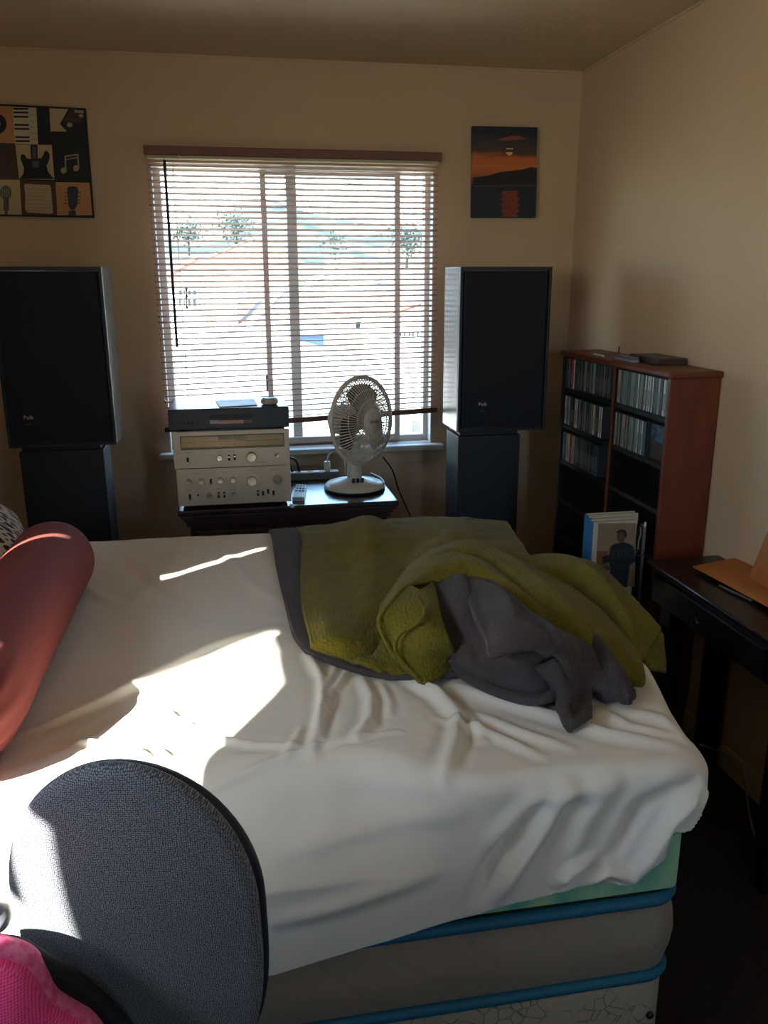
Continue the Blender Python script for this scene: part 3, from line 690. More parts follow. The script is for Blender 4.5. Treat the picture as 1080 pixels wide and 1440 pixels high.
for z in SH:
    for y0, y1 in ((BY0+.018, YD-.008), (YD+.008, BY1-.018)):
        box(BX+.006, W-.012, y0, y1, z-.016, z).build('shelf', m_shelf, bc, bevel=.001)
CDC = {'dark grey': (84, 88, 90), 'black': (34, 36, 40), 'pale grey': (186, 188, 182), 'white': (232, 230, 224), 'grey green': (134, 148, 138), 'tan': (176, 150, 122),
       'red': (200, 44, 48), 'blue': (44, 66, 96), 'teal': (70, 110, 112), 'brown': (98, 66, 46), 'silver': (210, 216, 214)}
cd_me = {}
m_jewel = mat('jewel_case_clear', (70, 74, 78), .15, coat=.3)
def cd_mesh(col):
    if col not in cd_me:
        b = MB(); w2 = .0048
        b.box(0, .140, -w2, w2, 0, .1245, 1)                     # clear case
        b.box(-.0008, .0, -w2+.0006, w2-.0006, .003, .1215, 0)   # spine paper
        b.box(-.0012, .0006, -w2, w2, 0, .003, 1); b.box(-.0012, .0006, -w2, w2, .1215, .1245, 1)
        b.box(-.0010, -.0008, -w2*.45, w2*.45, .02, .075, 2)     # title strip
        o = b.build('disc_case', [mat('spine_'+col.replace(' ', '_'), CDC[col], .4), m_jewel, mat('spine_title', (120, 122, 120), .5)])
        cd_me[col] = o.data; bpy.data.objects.remove(o)
    return cd_me[col]
ORD = 'first second third fourth fifth sixth seventh eighth ninth tenth eleventh twelfth thirteenth fourteenth fifteenth sixteenth seventeenth eighteenth nineteenth twentieth'.split()
def fill(y_from, y_to, z, cols, where, lean=0, jit=.004, recess=99):
    y_from += -.0006 if y_to < y_from else 0
    y = y_from; i = 0; step = .0104 if y_to > y_from else -.0104
    out = []
    while (y-y_to)*step < 0 and i < len(cols):
        col = cols[i]; o = bpy.data.objects.new('disc_case', cd_mesh(col)); C.objects.link(o)
        o.location = (BX+.010+(.012 if i > recess else -.004 if i == recess else 0)+random.uniform(0, jit*.6), y+step/2, z+.0007); o.rotation_euler = (lean, 0, 0)
        n_ = cols.count(col); k_ = cols[:i].count(col)
        if n_ == 1: lb = f'the only {col} spined disc case in the {where}'
        else: lb = f'{ORD[k_]} {col} disc spine from the left in the {where}'
        tag(o, lb, 'disc case', f'{col} disc cases in the {where}' if n_ > 1 else f'disc cases in the {where}')
        y += step; i += 1; out.append(o)
    return out
rc = lambda pal, n: [random.choice(pal) for _ in range(n)]
yl1, yr1 = BY1-.020, YD+.010      # left (far) bins run from BY1 to YD
yl0, yr0 = YD-.010, BY0+.025
fill(yl1, yr1, SH[0], ['dark grey', 'black', 'grey green', 'dark grey', 'black']+['red']*3+['white']+rc(['dark grey', 'grey green', 'pale grey', 'dark grey', 'black'], 29), 'upper left bookcase bin', recess=8)
fill(yl0, yr0, SH[0], ['tan', 'tan', 'grey green', 'blue', 'teal']+rc(['grey green', 'dark grey', 'pale grey', 'teal'], 10)+['white']+rc(['dark grey', 'pale grey', 'grey green'], 4)+['white']+rc(['pale grey', 'silver', 'grey green', 'dark grey', 'silver', 'teal'], 25), 'upper right bookcase bin')
fill(yl1-.004, yr1, SH[1], ['white']+rc(['dark grey', 'black', 'grey green', 'dark grey', 'pale grey'], 24)+['tan', 'brown', 'white', 'tan', 'blue', 'blue', 'black', 'white', 'dark grey', 'white'], 'second left bookcase bin')
fill(yl0, yr0+.135, SH[1], rc(['grey green', 'dark grey', 'pale grey', 'tan', 'black', 'teal'], 16)+rc(['pale grey', 'blue', 'grey green', 'silver', 'black', 'teal'], 14), 'second right bookcase bin')
fill(yl1, yr1, SH[2], rc(['dark grey', 'black'], 4)+['tan', 'tan', 'tan', 'brown', 'brown', 'red', 'tan', 'tan']+rc(['dark grey', 'black', 'dark grey', 'black', 'blue'], 22), 'third left bookcase bin')
# two discs facing out in the second right bin
fo = thing('facing_disc_case', 'disc case with pale blue cover facing out in the bookcase', 'disc case', (BX+.03, yr0+.06, SH[1]))
box(BX+.022, BX+.032, yr0+.004, yr0+.118, SH[1]+.0006, SH[1]+.124).build('case', m_dark, fo, bevel=.001)
box(BX+.0212, BX+.0222, yr0+.008, yr0+.112, SH[1]+.065, SH[1]+.12).build('cover_print', mat('cover_sky', (92, 120, 150), .4, var=(40, (40, 56, 84), .12)), fo)
box(BX+.0212, BX+.0222, yr0+.008, yr0+.112, SH[1]+.006, SH[1]+.063).build('cover_print', mat('cover_dark', (46, 42, 48), .4, var=(50, (70, 60, 60), .2)), fo)
# on top of the bookcase
def tp(x, y, z=BZ): return at(x, y, Z=z)
bk = thing('flat_case', 'thin dark brown box lying flat on top of the bookcase', 'box', (1.49, 2.78, BZ))
box(1.44, 1.545, 2.66, 2.88, BZ, BZ+.022).build('body', mat('flat_box_brown', (70, 56, 44), .4), bk, bevel=.002)
box(1.4395, 1.5455, 2.6595, 2.8805, BZ+.012, BZ+.0135).build('lid_seam', m_dark, bk)
gd = thing('silver_gadget', 'small silver gadget leaning beside the brown box on the bookcase', 'gadget', (1.40, 2.86, BZ))
MB().box(1.395, 1.42, 2.76, 2.91, BZ, BZ+.010).build('body', mat('gadget_silver', (176, 174, 184), .25, .4), gd, bevel=.002)
MB().box(1.396, 1.419, 2.765, 2.905, BZ+.010, BZ+.018).build('tray', mat('gadget_grey', (120, 116, 124), .3, .3), gd, bevel=.001)
MB().tube([(1.41, 2.905, BZ+.015), (1.412, 2.91, BZ+.045)], .0028, 6).build('antenna', m_dark, gd)
pe = MB().tube([(1.395, 3.0, BZ+.004), (1.40, 3.10, BZ+.004)], .004, 8).build('pen', m_logo); tag(pe, 'tiny pale pen lying left of the gadget on the bookcase', 'pen')

# ---------------------------------------------------------------- large books standing beside the bookcase
YK = 2.44
st_ = thing('storage_box', 'low black storage box under the large books', 'box', (1.17, YK+.1, 0))
box(1.02, 1.31, YK-.03, YK+.19, 0, .40).build('body', m_dark, st_, bevel=.006)
box(1.015, 1.315, YK-.035, YK+.195, .40, .425).build('lid', m_dark, st_, bevel=.006)
def kp(x, y, Y=YK): return at(815+x/9.818, 715+y/9.818, Y=Y)
m_bpaper = mat('book_paper', (190, 184, 168), .6); m_bblue = mat('book_blue', (52, 116, 170), .4)
def big_book(y0, y1, tl, tr, label, cover):
    z0, z1 = .425, tl.z
    bkk = thing('large_book', label, 'book', ((tl.x+tr.x)/2, (y0+y1)/2, z0), 'large books standing beside the bookcase')
    box(tl.x+.003, tr.x-.002, y0+.003, y1-.003, z0+.003, z1-.003).build('pages', m_bpaper, bkk)
    cv = MB(); cv.box(tl.x+.003, tr.x, y0, y0+.003, z0, z1); cv.box(tl.x+.003, tr.x, y1-.003, y1, z0, z1)
    cv.build('cover', cover, bkk, bevel=.0008)
    spn = box(tl.x, tl.x+.003, y0, y1, z0, z1).build('spine', m_bblue, bkk, bevel=.0008)
    b = MB().text('PHOTO', (tl.x-.0003, (y0+y1)/2+.008, z0+.02), (0, 0, 1), (0, -1, 0), .03, .0004)
    b.build('spine_lettering', mat('spine_white', (176, 190, 204), .5), spn)
    return bkk
ta, tb_ = kp(185, 195), kp(795, 195)
big_book(YK, YK+.030, ta, tb_, 'front large book with a man in a dark sweater on its cover', m_bpaper)
big_book(YK+.034, YK+.062, kp(165, 150, YK+.034), kp(800, 145, YK+.034), 'middle large blue spined book behind the one with the man', m_bpaper)
big_book(YK+.066, YK+.095, kp(118, 100, YK+.066), kp(812, 95, YK+.066), 'rearmost large blue spined book, tallest of the three', m_bpaper)
fb_ = [o for o in bpy.data.objects if o.name == 'large_book'][0]
def kpoly(name, m_, shapes):
    b = MB()
    for lev, pts in shapes: b.poly([kp(x, y)+Vector((0, -.0005*lev, 0)) for x, y in pts], (0, -.0004, 0))
    return b.build(name, m_, fb_)
kpoly('cover_photo', mat('cover_beige', (150, 138, 116), .55, var=(6, (128, 96, 68), .25)), [(1, [(262, 205), (780, 205), (760, 1075), (215, 1100), (235, 600)])])
kpoly('cover_floor', mat('cover_tan', (120, 78, 48), .55), [(1.6, [(238, 590), (395, 590), (395, 1080), (222, 1095)])])
kpoly('printed_figure', mat('cover_figure', (30, 34, 42), .6), [(2.4, [(520, 480), (470, 490), (425, 530), (405, 640), (330, 660), (305, 700), (330, 760), (400, 740), (420, 800), (415, 1000), (420, 1085), (655, 1085), (690, 780), (775, 730), (745, 530), (690, 490), (625, 465)])])
kpoly('printed_face', mat('cover_face', (92, 62, 52), .6), [(3, circ(570, 385, 58, 90, 20))])
kpoly('printed_hair', mat('cover_hair', (32, 28, 28), .6), [(3.6, [(505, 345), (520, 305), (570, 284), (625, 295), (650, 340), (640, 400), (622, 400), (615, 345), (570, 325), (520, 340)])])
kpoly('printed_hands', mat('cover_face', 0), [(3, circ(385, 820, 45, 30, 12))])
q = kp(425, 690); MB().text('ERICO', (q.x, YK-.0022, q.z), (1, 0, 0), (0, 0, 1), .042, .0003).build('cover_title', mat('cover_title', (48, 58, 64), .6), fb_)
q = kp(690, 370)
b = MB()
for i in range(5): b.box(q.x, q.x+.018, YK-.0012, YK-.0006, q.z+.004*i, q.z+.004*i+.0015)
b.build('cover_print_lines', mat('cover_lines', (110, 106, 96), .6), fb_)
sb = thing('slim_book', 'slim white paperback standing right of the large books', 'book', (1.335, YK+.02, .425))
a, c = kp(890, 700), kp(965, 265)
box(a.x, c.x, YK+.02, YK+.045, .425, c.z).build('cover', mat('slim_book_white', (120, 118, 114), .6), sb, bevel=.001)
box(a.x+.001, c.x-.001, YK+.0215, YK+.0435, c.z, c.z+.0006).build('page_edge', m_bpaper, sb)
a, c = kp(790, 1000), kp(850, 255)
lp = thing('folded_bag', 'narrow black bag wedged between large and slim book', 'bag', ((a.x+c.x)/2, YK+.03, .425))
box(a.x, c.x, YK+.01, YK+.06, .425, c.z).build('body', m_dark, lp, bevel=.006)
q = kp(840, 260); MB().tube([q, kp(845, 350), kp(815, 450), kp(805, 560)], .002, 6).build('piping', mat('bag_piping', (140, 140, 136), .5), lp)
q = kp(920, 260); q2 = kp(930, 200)
MB().tube([q+Vector((0, .01, 0)), q2+Vector((0, .01, 0))], .004, 6).build('buckle', m_white, lp)

# ---------------------------------------------------------------- desk at right with envelopes
m_desk = mat('desk_dark_wood', (32, 22, 21), .32, var=(8, (22, 15, 16), .3, (8, 1, 8)), coat=.2)
KX, KY1, KY0, KZ = 1.292, 2.362, -.4, .70
dk_ = thing('desk', 'dark wood desk with drawers along the right wall', 'desk', (1.42, 1.0, 0))
box(KX, W-.004, KY0, KY1, KZ-.016, KZ).build('top', m_desk, dk_, bevel=.004)
box(KX+.012, W-.01, KY0+.012, KY1-.012, KZ-.028, KZ-.016).build('top_moulding', m_desk, dk_, bevel=.004)
box(KX+.02, W-.015, KY0+.03, KY1-.03, KZ-.13, KZ-.028).build('apron', m_desk, dk_, bevel=.002)
yy = [2.32, 1.74, 1.70, 1.14, 1.10, .5]
for i in range(3):
    d_ = box(KX+.008, KX+.02, yy[2*i+1], yy[2*i], KZ-.122, KZ-.036).build('drawer', m_desk, dk_, bevel=.003)
    ym = (yy[2*i]+yy[2*i+1])/2
    MB().lathe([(.006, 0), (.006, .012), (.014, .016), (.011, .024), (.001, .026)], (KX+.008, ym, KZ-.08), (-1, 0, 0), 14).build('knob', mat('dark_brass', 0), d_, smooth=40)
for y in (2.28, 1.70, .4):
    for x in (KX+.02, W-.075):
        box(x, x+.055, y-.06, y, 0, KZ-.13).build('leg', m_desk, dk_, bevel=.003)
m_env = mat('kraft_padded', (188, 116, 58), .6, var=(30, (176, 106, 52), .3), bump=(60, .4, .004))
e1 = [at(974, 795, Z=KZ+.012), at(1040, 785, Z=KZ+.012), Vector((1.53, 1.90, KZ+.012)), at(1079, 850, Z=KZ+.012)]
def padded(name, label, corners, th):
    g = patch([[corners[0], corners[1]], [corners[3], corners[2]]] if False else [[corners[0].lerp(corners[1], u).lerp(corners[3].lerp(corners[2], u), v_) for u in np.linspace(0, 1, 5)] for v_ in np.linspace(0, 1, 5)], 16, 16)
    nrm = (corners[1]-corners[0]).cross(corners[3]-corners[0]).normalized()
    if nrm.z < -.2 or nrm.y > .5: nrm = -nrm
    A = np.array(g); top = A.copy(); bot = A.copy()
    for i in range(16):
        for j in range(16):
            u, v_ = i/15*2-1, j/15*2-1
            h = th*(1-u**6)*(1-v_**6)+.002*noise.noise(Vector(A[i, j])*14)
            top[i, j] += np.array(nrm)*(h*.5+.0012); bot[i, j] -= np.array(nrm)*(h*.5)
    b = MB(); b.grid(top); b.grid(bot[:, ::-1])
    bd = [(0, j) for j in range(16)]+[(i, 15) for i in range(1, 16)]+[(15, j) for j in range(14, -1, -1)]+[(i, 0) for i in range(14, 0, -1)]
    vv = [top[p] for p in bd]+[bot[p] for p in bd]; n_ = len(bd)
    b.add(vv, [(k, (k+1) % n_, n_+(k+1) % n_, n_+k) for k in range(n_)])
    o = b.build(name, m_env, smooth=60); tag(o, label, 'envelope'); return o
ev = [Vector((1.325, 2.235, KZ+.013)), Vector((1.50, 2.25, KZ+.013)), Vector((1.515, 1.90, KZ+.013)), Vector((1.345, 1.87, KZ+.013))]
padded('padded_envelope', 'orange padded envelope lying flat on the dark desk', [at(974, 797, Z=KZ+.013), at(1040, 783, Z=KZ+.013), Vector((1.53, 1.78, KZ+.013)), at(1095, 862, Z=KZ+.013)], .02)
padded('padded_envelope', 'orange padded envelope leaning upright against the right wall', [Vector((1.475, 2.09, KZ+.02)), Vector((1.522, 2.03, KZ+.32)), Vector((1.525, 1.70, KZ+.32)), Vector((1.478, 1.74, KZ+.02))], .02)
a, c = at(1012, 824, Z=KZ+.005), at(1058, 845, Z=KZ+.005)
MB().tube([a, c], .0045, 8).build('silver_pen', mat('pen_silver', (150, 150, 158), .25, .8)); tag(bpy.data.objects['silver_pen'], 'slim silver pen on the desk edge under the envelope', 'pen')
c_ = [at(985, 1047, Z=.25), at(1020, 1062, Z=.16), at(1045, 1095, Z=.08), at(1055, 1150, Z=.02), at(1070, 1200, Z=.005), at(1090, 1230, Z=.005)]
o = MB().tube(spline(c_, 30), .0032, 6).build('white_cable', mat('cable_grey', (150, 142, 132), .6), smooth=80); tag(o, 'thin pale cable trailing down beside the bed onto the floor', 'cable')
q = at(1056, 1190, Z=.004)

# ---------------------------------------------------------------- bed
EX, EY0, EY1 = .79, 1.205, 2.735     # right end, near side, far side
BXL = -1.27
m_tick = mat('mattress_ticking', (150, 138, 124), .8, bump=(500, .4, .001))
t, bs = nodes(m_tick)   # quilted diamonds: fine relief
tc = t.nodes.new('ShaderNodeTexCoord'); w1 = t.nodes.new('ShaderNodeTexWave'); w2 = t.nodes.new('ShaderNodeTexWave')
for wv, rot in ((w1, .785), (w2, -.785)):
    mp = t.nodes.new('ShaderNodeMapping'); mp.inputs['Rotation'].default_value = (0, rot, 0); t.links.new(tc.outputs['Object'], mp.inputs[0]); t.links.new(mp.outputs[0], wv.inputs['Vector'])
    wv.inputs['Scale'].default_value = 3.2; wv.bands_direction = 'X'
mn = t.nodes.new('ShaderNodeMath'); mn.operation = 'MAXIMUM'; pw = t.nodes.new('ShaderNodeMath'); pw.operation = 'POWER'; pw.inputs[1].default_value = 14
t.links.new(w1.outputs['Fac'], mn.inputs[0]); t.links.new(w2.outputs['Fac'], mn.inputs[1]); t.links.new(mn.outputs[0], pw.inputs[0])
bp = t.nodes.new('ShaderNodeBump'); bp.inputs['Strength'].default_value = .35; bp.inputs['Distance'].default_value = -.0035
t.links.new(pw.outputs[0], bp.inputs['Height']); t.links.new(bp.outputs[0], bs.inputs['Normal'])
m_teal = mat('teal_piping', (24, 104, 136), .6)
m_flor = mat('floral_ticking', (176, 164, 146), .8)
t, bs = nodes(m_flor)
tc = t.nodes.new('ShaderNodeTexCoord'); vo = t.nodes.new('ShaderNodeTexVoronoi'); vo.feature = 'DISTANCE_TO_EDGE'; vo.inputs['Scale'].default_value = 34
nz = t.nodes.new('ShaderNodeTexNoise'); nz.inputs['Scale'].default_value = 11
r1_ = t.nodes.new('ShaderNodeValToRGB'); r1_.color_ramp.elements[0].position = .0; r1_.color_ramp.elements[1].position = .06; r1_.color_ramp.elements[0].color = (1, 1, 1, 1); r1_.color_ramp.elements[1].color = (0, 0, 0, 1)
r2_ = t.nodes.new('ShaderNodeValToRGB'); r2_.color_ramp.elements[0].position = .5; r2_.color_ramp.elements[1].position = .56
mu = t.nodes.new('ShaderNodeMath'); mu.operation = 'MULTIPLY'; mx = t.nodes.new('ShaderNodeMix'); mx.data_type = 'RGBA'
mx.inputs[6].default_value = srgb(176, 164, 146); mx.inputs[7].default_value = srgb(96, 104, 88)
t.links.new(tc.outputs['Object'], vo.inputs['Vector']); t.links.new(tc.outputs['Object'], nz.inputs['Vector']); t.links.new(vo.outputs['Distance'], r1_.inputs[0]); t.links.new(nz.outputs['Fac'], r2_.inputs[0])
t.links.new(r1_.outputs[0], mu.inputs[0]); t.links.new(r2_.outputs[0], mu.inputs[1]); t.links.new(mu.outputs[0], mx.inputs[0]); t.links.new(mx.outputs[2], bs.inputs['Base Color'])
def rounded_slab(x0, x1, y0, y1, z0, z1, rc_, re, bulge=0, n=8):
    """slab with rounded plan corners and rounded edges"""
    def ring(ins, z):
        pts = []
        for cx, cy, a0 in ((x1, y0, -PI/2), (x1, y1, 0), (x0, y1, PI/2), (x0, y0, PI)):
            ccx = cx+(-rc_ if cx == x1 else rc_); ccy = cy+(rc_ if cy == y0 else -rc_)
            for k in range(n+1):
                a = a0+PI/2*k/n; r = rc_-ins; pts.append((ccx+r*math.cos(a), ccy+r*math.sin(a), z))
        return pts
    prof = []
    for k in range(6):
        a = PI/2*k/5; prof.append((re*(1-math.sin(a)), z0+re*(1-math.cos(a))))
    for u in (.25, .5, .75): prof.append((-bulge*math.sin(PI*u), z0+re+(z1-z0-2*re)*u))
    for k in range(6):
        a = PI/2*k/5; prof.append((re*(1-math.cos(a)), z1-re+re*math.sin(a)))
    R = [ring(i, z) for i, z in prof]; b = MB(); b.grid(R, closed_u=True)
    b.add(R[0], [list(range(len(R[0])))[::-1]]); b.add(R[-1], [list(range(len(R[-1])))])
    return b
def piping(x0, x1, y0, y1, z, r, rc_):
    pts = []
    for cx, cy, a0 in ((x1, y0, -PI/2), (x1, y1, 0), (x0, y1, PI/2), (x0, y0, PI)):
        ccx = cx+(-rc_ if cx == x1 else rc_); ccy = cy+(rc_ if cy == y0 else -rc_)
        for k in range(9):
            a = a0+PI/2*k/8; pts.append((ccx+rc_*math.cos(a), ccy+rc_*math.sin(a), z))
    return MB().tube(pts, r, 8, closed=True)
bs_ = thing('box_spring', 'cream floral box spring at the bottom of the bed', 'box spring', (-.24, 1.97, 0))
rounded_slab(BXL, EX-.004, EY0, EY1, .0, .252, .05, .015).build('body', m_flor, bs_, smooth=50)
q = at(914, 1428, Y=EY0-.002); MB().lathe([(.008, 0), (.008, .004), (.004, .006)], (q.x, EY0, q.z), (0, -1, 0), 12).build('vent_button', m_dark, bs_)
mt = thing('mattress', 'grey quilted mattress with teal piping on the box spring', 'mattress', (-.24, 1.97, .255))
rounded_slab(BXL, EX+.004, EY0, EY1, .262, .452, .06, .03, .012).build('body', m_tick, mt, smooth=60)
piping(BXL+.004, EX-.002, EY0+.002, EY1-.004, .266, .0115, .055).build('piping', m_teal, mt, smooth=80)
piping(BXL+.004, EX-.002, EY0-.002, EY1-.004, .446, .0125, .055).build('piping', m_teal, mt, smooth=80)
m_foam = mat('green_foam', (178, 220, 176), .85, var=(7, (84, 180, 164), .14, (1.6, 1, .9)), bump=(350, .4, .001))
ft = rounded_slab(BXL, EX-.002, EY0+.002, EY1, .46, .578, .02, .006).build('foam_topper', m_foam, smooth=40)
tag(ft, 'mint green foam topper slab between mattress and white sheet', 'foam topper')
um = rounded_slab(BXL, .80, EY0+.14, EY1-.015, .58, .728, .09, .05).build('upper_mattress', m_tick, smooth=60)
tag(um, 'upper mattress covered by the white sheet', 'mattress')

_ss = smoothstep
# ---- white sheet: cloth laid over a rounded rectangle and bent down at its sides
TZ, RE, RC = .752, .034, .10
SA, SB0, SB1 = .815, 1.185, 2.755
def seg_dist(P, a, b_):
    ab = b_-a; tt = np.clip(((P-a)@ab)/(ab@ab), 0, 1); return np.linalg.norm(P-(a+tt[:, None]*ab), axis=1), tt
def drape(A, B, hemf):
    """cloth coords -> 3D; A along the bed, B across; returns pos, normal-ish"""
    cx = np.clip(A, BXL-.02+RC, SA-RC); cy = np.clip(B, SB0+RC, SB1-RC)
    dx, dy = A-cx, B-cy; dl = np.hypot(dx, dy)
    nx = np.where(dl > 1e-9, dx/np.maximum(dl, 1e-9), 0); ny = np.where(dl > 1e-9, dy/np.maximum(dl, 1e-9), 0)
    d = dl-RC                                  # outside distance
    hem = hemf(A, B, nx, ny); d = np.minimum(d, hem)
    s = d+RE; th = np.clip(s/RE, 0, PI/2); drop = np.where(s < 0, 0, RE*(1-np.cos(th)))+np.maximum(0, s-RE*PI/2)
    out = np.where(s < 0, RC+d, RC-RE+RE*np.sin(th))
    X = cx+nx*np.where(dl > 1e-9, out, 0); Y = cy+ny*np.where(dl > 1e-9, out, 0)
    N = np.stack([nx*np.sin(th)*(s > 0), ny*np.sin(th)*(s > 0), np.where(s < 0, 1, np.cos(th))], -1)
    return np.stack([X, Y, TZ-drop], -1), N, d, hem, nx, ny
hx = np.array([-1.4, -.33, -.24, -.1, .02, .32, .45, .54, .60, .66, .71, .76, .9])
hz = np.array([.53, .56, .50, .44, .430, .487, .505, .515, .532, .513, .555, .605, .64])
def z2d(z): return (TZ-z)-RE+ (RE*PI/2-RE)
def hemf(A, B, nx, ny):
    near = z2d(np.interp(A, hx, hz)); corner = z2d(.64)
    h = np.where(ny < -.5, near, np.where(ny > .5, z2d(.5), z2d(.64)))
    k = (nx > .05) & (ny < -.05); wv = np.clip(nx, 0, 1)
    return np.where(k, z2d(.61)*(1-wv)+z2d(.655)*wv, h)
# ridges: pixel polylines, amplitude, width
def ab(px, py):
    p = at(px, py, Z=TZ)
    if p.y > SB0+RE:
        b_ = p.y; k = .13*(1-float(_ss(.16, .40, p.x)))
        for _ in range(30): b_ = .5*b_+.5*(p.y-k*(1-float(_ss(SB0, SB0+.5, b_))))
        return (p.x, b_)
    p = at(px, py, Y=SB0); return (p.x, SB0-z2d(min(p.z, TZ-RE)))
RID = [
 ([(280, 1088), (360, 1071), (430, 1055), (500, 1041), (562, 1027)], .006, .007),
 ([(432, 922), (452, 955), (450, 1000), (440, 1058)], .011, .013), ([(470, 940), (455, 985), (452, 1040)], .009, .011), ([(488, 945), (468, 975), (460, 1000)], .010, .010),
 ([(508, 955), (522, 985), (520, 1015), (500, 1040)], .011, .013), ([(535, 962), (548, 990), (545, 1005)], .005, .012),
 ([(572, 955), (610, 978), (642, 1008), (640, 1045), (622, 1088)], .014, .015), ([(598, 965), (630, 985), (660, 1010), (680, 1040)], .008, .014),
 ([(640, 965), (690, 985), (760, 1005), (850, 1030), (940, 1040)], .008, .018), ([(620, 1010), (690, 1030), (760, 1062)], .006, .014), ([(660, 1000), (720, 1025), (800, 1050)], .005, .014),
 ([(870, 1000), (920, 1008), (960, 1030)], .005, .016), ([(830, 1000), (880, 1020), (950, 1030)], .005, .014),
 ([(0, 1050), (110, 1003), (200, 955), (290, 914), (385, 880)], .010, .022), ([(20, 1075), (120, 1035), (190, 985)], -.006, .02),
 ([(92, 1046), (150, 1048), (195, 1058), (212, 1072)], .008, .012), ([(262, 1032), (310, 1040), (350, 1046)], .007, .012), ([(240, 990), (250, 996), (256, 1004)], -.010, .010), ([(250, 1012), (270, 1020)], .006, .01), ([(222, 1055), (238, 1070)], .007, .01),
 ([(330, 1048), (420, 1050)], .006, .014), ([(400, 1062), (415, 1045), (425, 1020)], .005, .010),
 ([(360, 930), (390, 900), (430, 885)], .005, .02), ([(150, 770), (220, 830), (300, 870)], -.003, .03), ([(110, 820), (180, 860)], .003, .02), ([(300, 760), (350, 820), (400, 850)], .004, .025),
 ([(250, 770), (240, 800), (180, 850)], .003, .025),
 ([(400, 1215), (500, 1190), (640, 1150)], .007, .02), ([(390, 1290), (480, 1265), (600, 1225)], .007, .018), ([(690, 1180), (760, 1120), (860, 1085)], .009, .02),
 # front face: folds fanning from the right corner and hanging diagonally
 ([(990, 1075), (930, 1150), (885, 1225)], .016, .016), ([(1000, 1090), (960, 1140), (935, 1162)], .012, .010), ([(975, 1068), (900, 1130), (860, 1200)], -.012, .02),
 ([(1005, 1105), (975, 1145), (950, 1160)], .010, .008), ([(860, 1085), (820, 1150), (790, 1225)], .008, .03),
 ([(700, 1250), (720, 1215), (770, 1150), (800, 1090)], .014, .022), ([(675, 1250), (690, 1215), (745, 1140)], -.012, .022),
 ([(780, 1235), (800, 1215), (830, 1200)], .012, .014), ([(820, 1235), (850, 1215), (880, 1225)], .010, .014), ([(640, 1090), (560, 1120), (440, 1150)], .006, .03), ([(560, 1090), (480, 1150), (400, 1190)], -.006, .04),
]
def loop_sheet():
    av = np.concatenate([np.linspace(BXL-.02, -.5, 40, endpoint=False), np.linspace(-.5, SA+.2, 270)])
    bv = np.concatenate([np.linspace(SB0-.36, SB0+.5, 210, endpoint=False), np.linspace(SB0+.5, SB1+.28, 150)])
    A, B = np.meshgrid(av, bv); sh = A.shape; A = A.ravel(); B = B.ravel()
    P, N, d, hem, nx, ny = drape(A, B, hemf)
    Q = np.stack([A, B], -1); disp = np.zeros(len(A))
    for pts, amp, wd in RID:
        L = np.array([ab(*p) for p in pts]); best = np.full(len(A), 9.); tb = np.zeros(len(A)); n_ = len(L)-1
        lo, hi = L.min(0)-.12, L.max(0)+.12
        I = np.where((Q > lo).all(1) & (Q < hi).all(1))[0]
        if len(I) == 0: continue
        for k in range(n_):
            dd, tt = seg_dist(Q[I], L[k], L[k+1]); c = dd < best[I]
            best[I] = np.where(c, dd, best[I]); tb[I] = np.where(c, (k+tt)/n_, tb[I])
        bi, ti = best[I], tb[I]; wd = wd*.8; amp = amp*1.3; taper = np.minimum(1, np.minimum(ti+.12, 1.12-ti)*3.2)
        disp[I] += (amp*taper*(np.exp(-(bi/wd)**2)-.25*np.exp(-((bi-1.9*wd)/wd)**2)))
    ns = np.array([noise.noise((a*3.1, b_*3.1, 0))*.006+noise.noise((a*9+4, b_*6, 2))*.0022+noise.noise((a*26, b_*22, 5))*.0006 for a, b_ in zip(A, B)])
    disp += ns
    ub = _ss(.13, .2, P[:, 0])*_ss(1.68, 1.80, P[:, 1])*_ss(-.05, 0, -d-.04); disp = disp*(1-.85*ub)-.006*ub
    P = P+N*disp[:, None]
    # irregular outline of the soft upper mattress
    f = smoothstep(-.45, .1, d+.0)
    left = 1-smoothstep(.16, .40, P[:, 0])
    topf = np.clip(1-(TZ-P[:, 2])/.16, 0, 1)*(1-smoothstep(SB0, SB0+.5, P[:, 1]))
    P[:, 1] += left*.13*topf
    zf = np.clip((TZ-P[:, 2])/.2, 0, 1)
    P[:, 1] -= .012*zf*(1-smoothstep(SB0, SB0+.2, P[:, 1]))
    P[:, 0] += .085*smoothstep(1.22, 1.65, P[:, 1])*smoothstep(.3, .8, P[:, 0])
    # corner bulge
    cb_ = np.exp(-(((P[:, 0]-.83)/.10)**2+((P[:, 1]-1.17)/.13)**2)); P[:, 0] += .046*cb_*smoothstep(.765, .70, P[:, 2])
    P[:, 2] -= .012*smoothstep(.5, .85, P[:, 0])*smoothstep(1.5, 1.15, P[:, 1])
    b = MB(); K = sh[1]; coll = (d >= hem-1e-9)
    faces = []
    for i in range(sh[0]-1):
        for k in range(K-1):
            q = (i*K+k, i*K+k+1, (i+1)*K+k+1, (i+1)*K+k)
            if not (coll[q[0]] and coll[q[1]] and coll[q[2]] and coll[q[3]]): faces.append(q)
    b.add(P.tolist(), faces); return b
def smoothstep_desc(a, b, x): return 1-smoothstep(b, a, x)
def smoothstep(a, b, x): return _ss(a, b, x) if b > a else 1-_ss(b, a, x)
m_sheet = mat('white_cotton', (234, 229, 222), .8, bump=(900, .25, .0006), sheen=.1)
o = loop_sheet().build('bed_sheet', m_sheet, smooth=180)
me = o.data
import bmesh
bm = bmesh.new(); bm.from_mesh(me); bmesh.ops.delete(bm, geom=[v for v in bm.verts if not v.link_faces], context='VERTS'); bm.to_mesh(me); bm.free()
s_ = o.modifiers.new('solid', 'SOLIDIFY'); s_.thickness = .003; s_.offset = -1
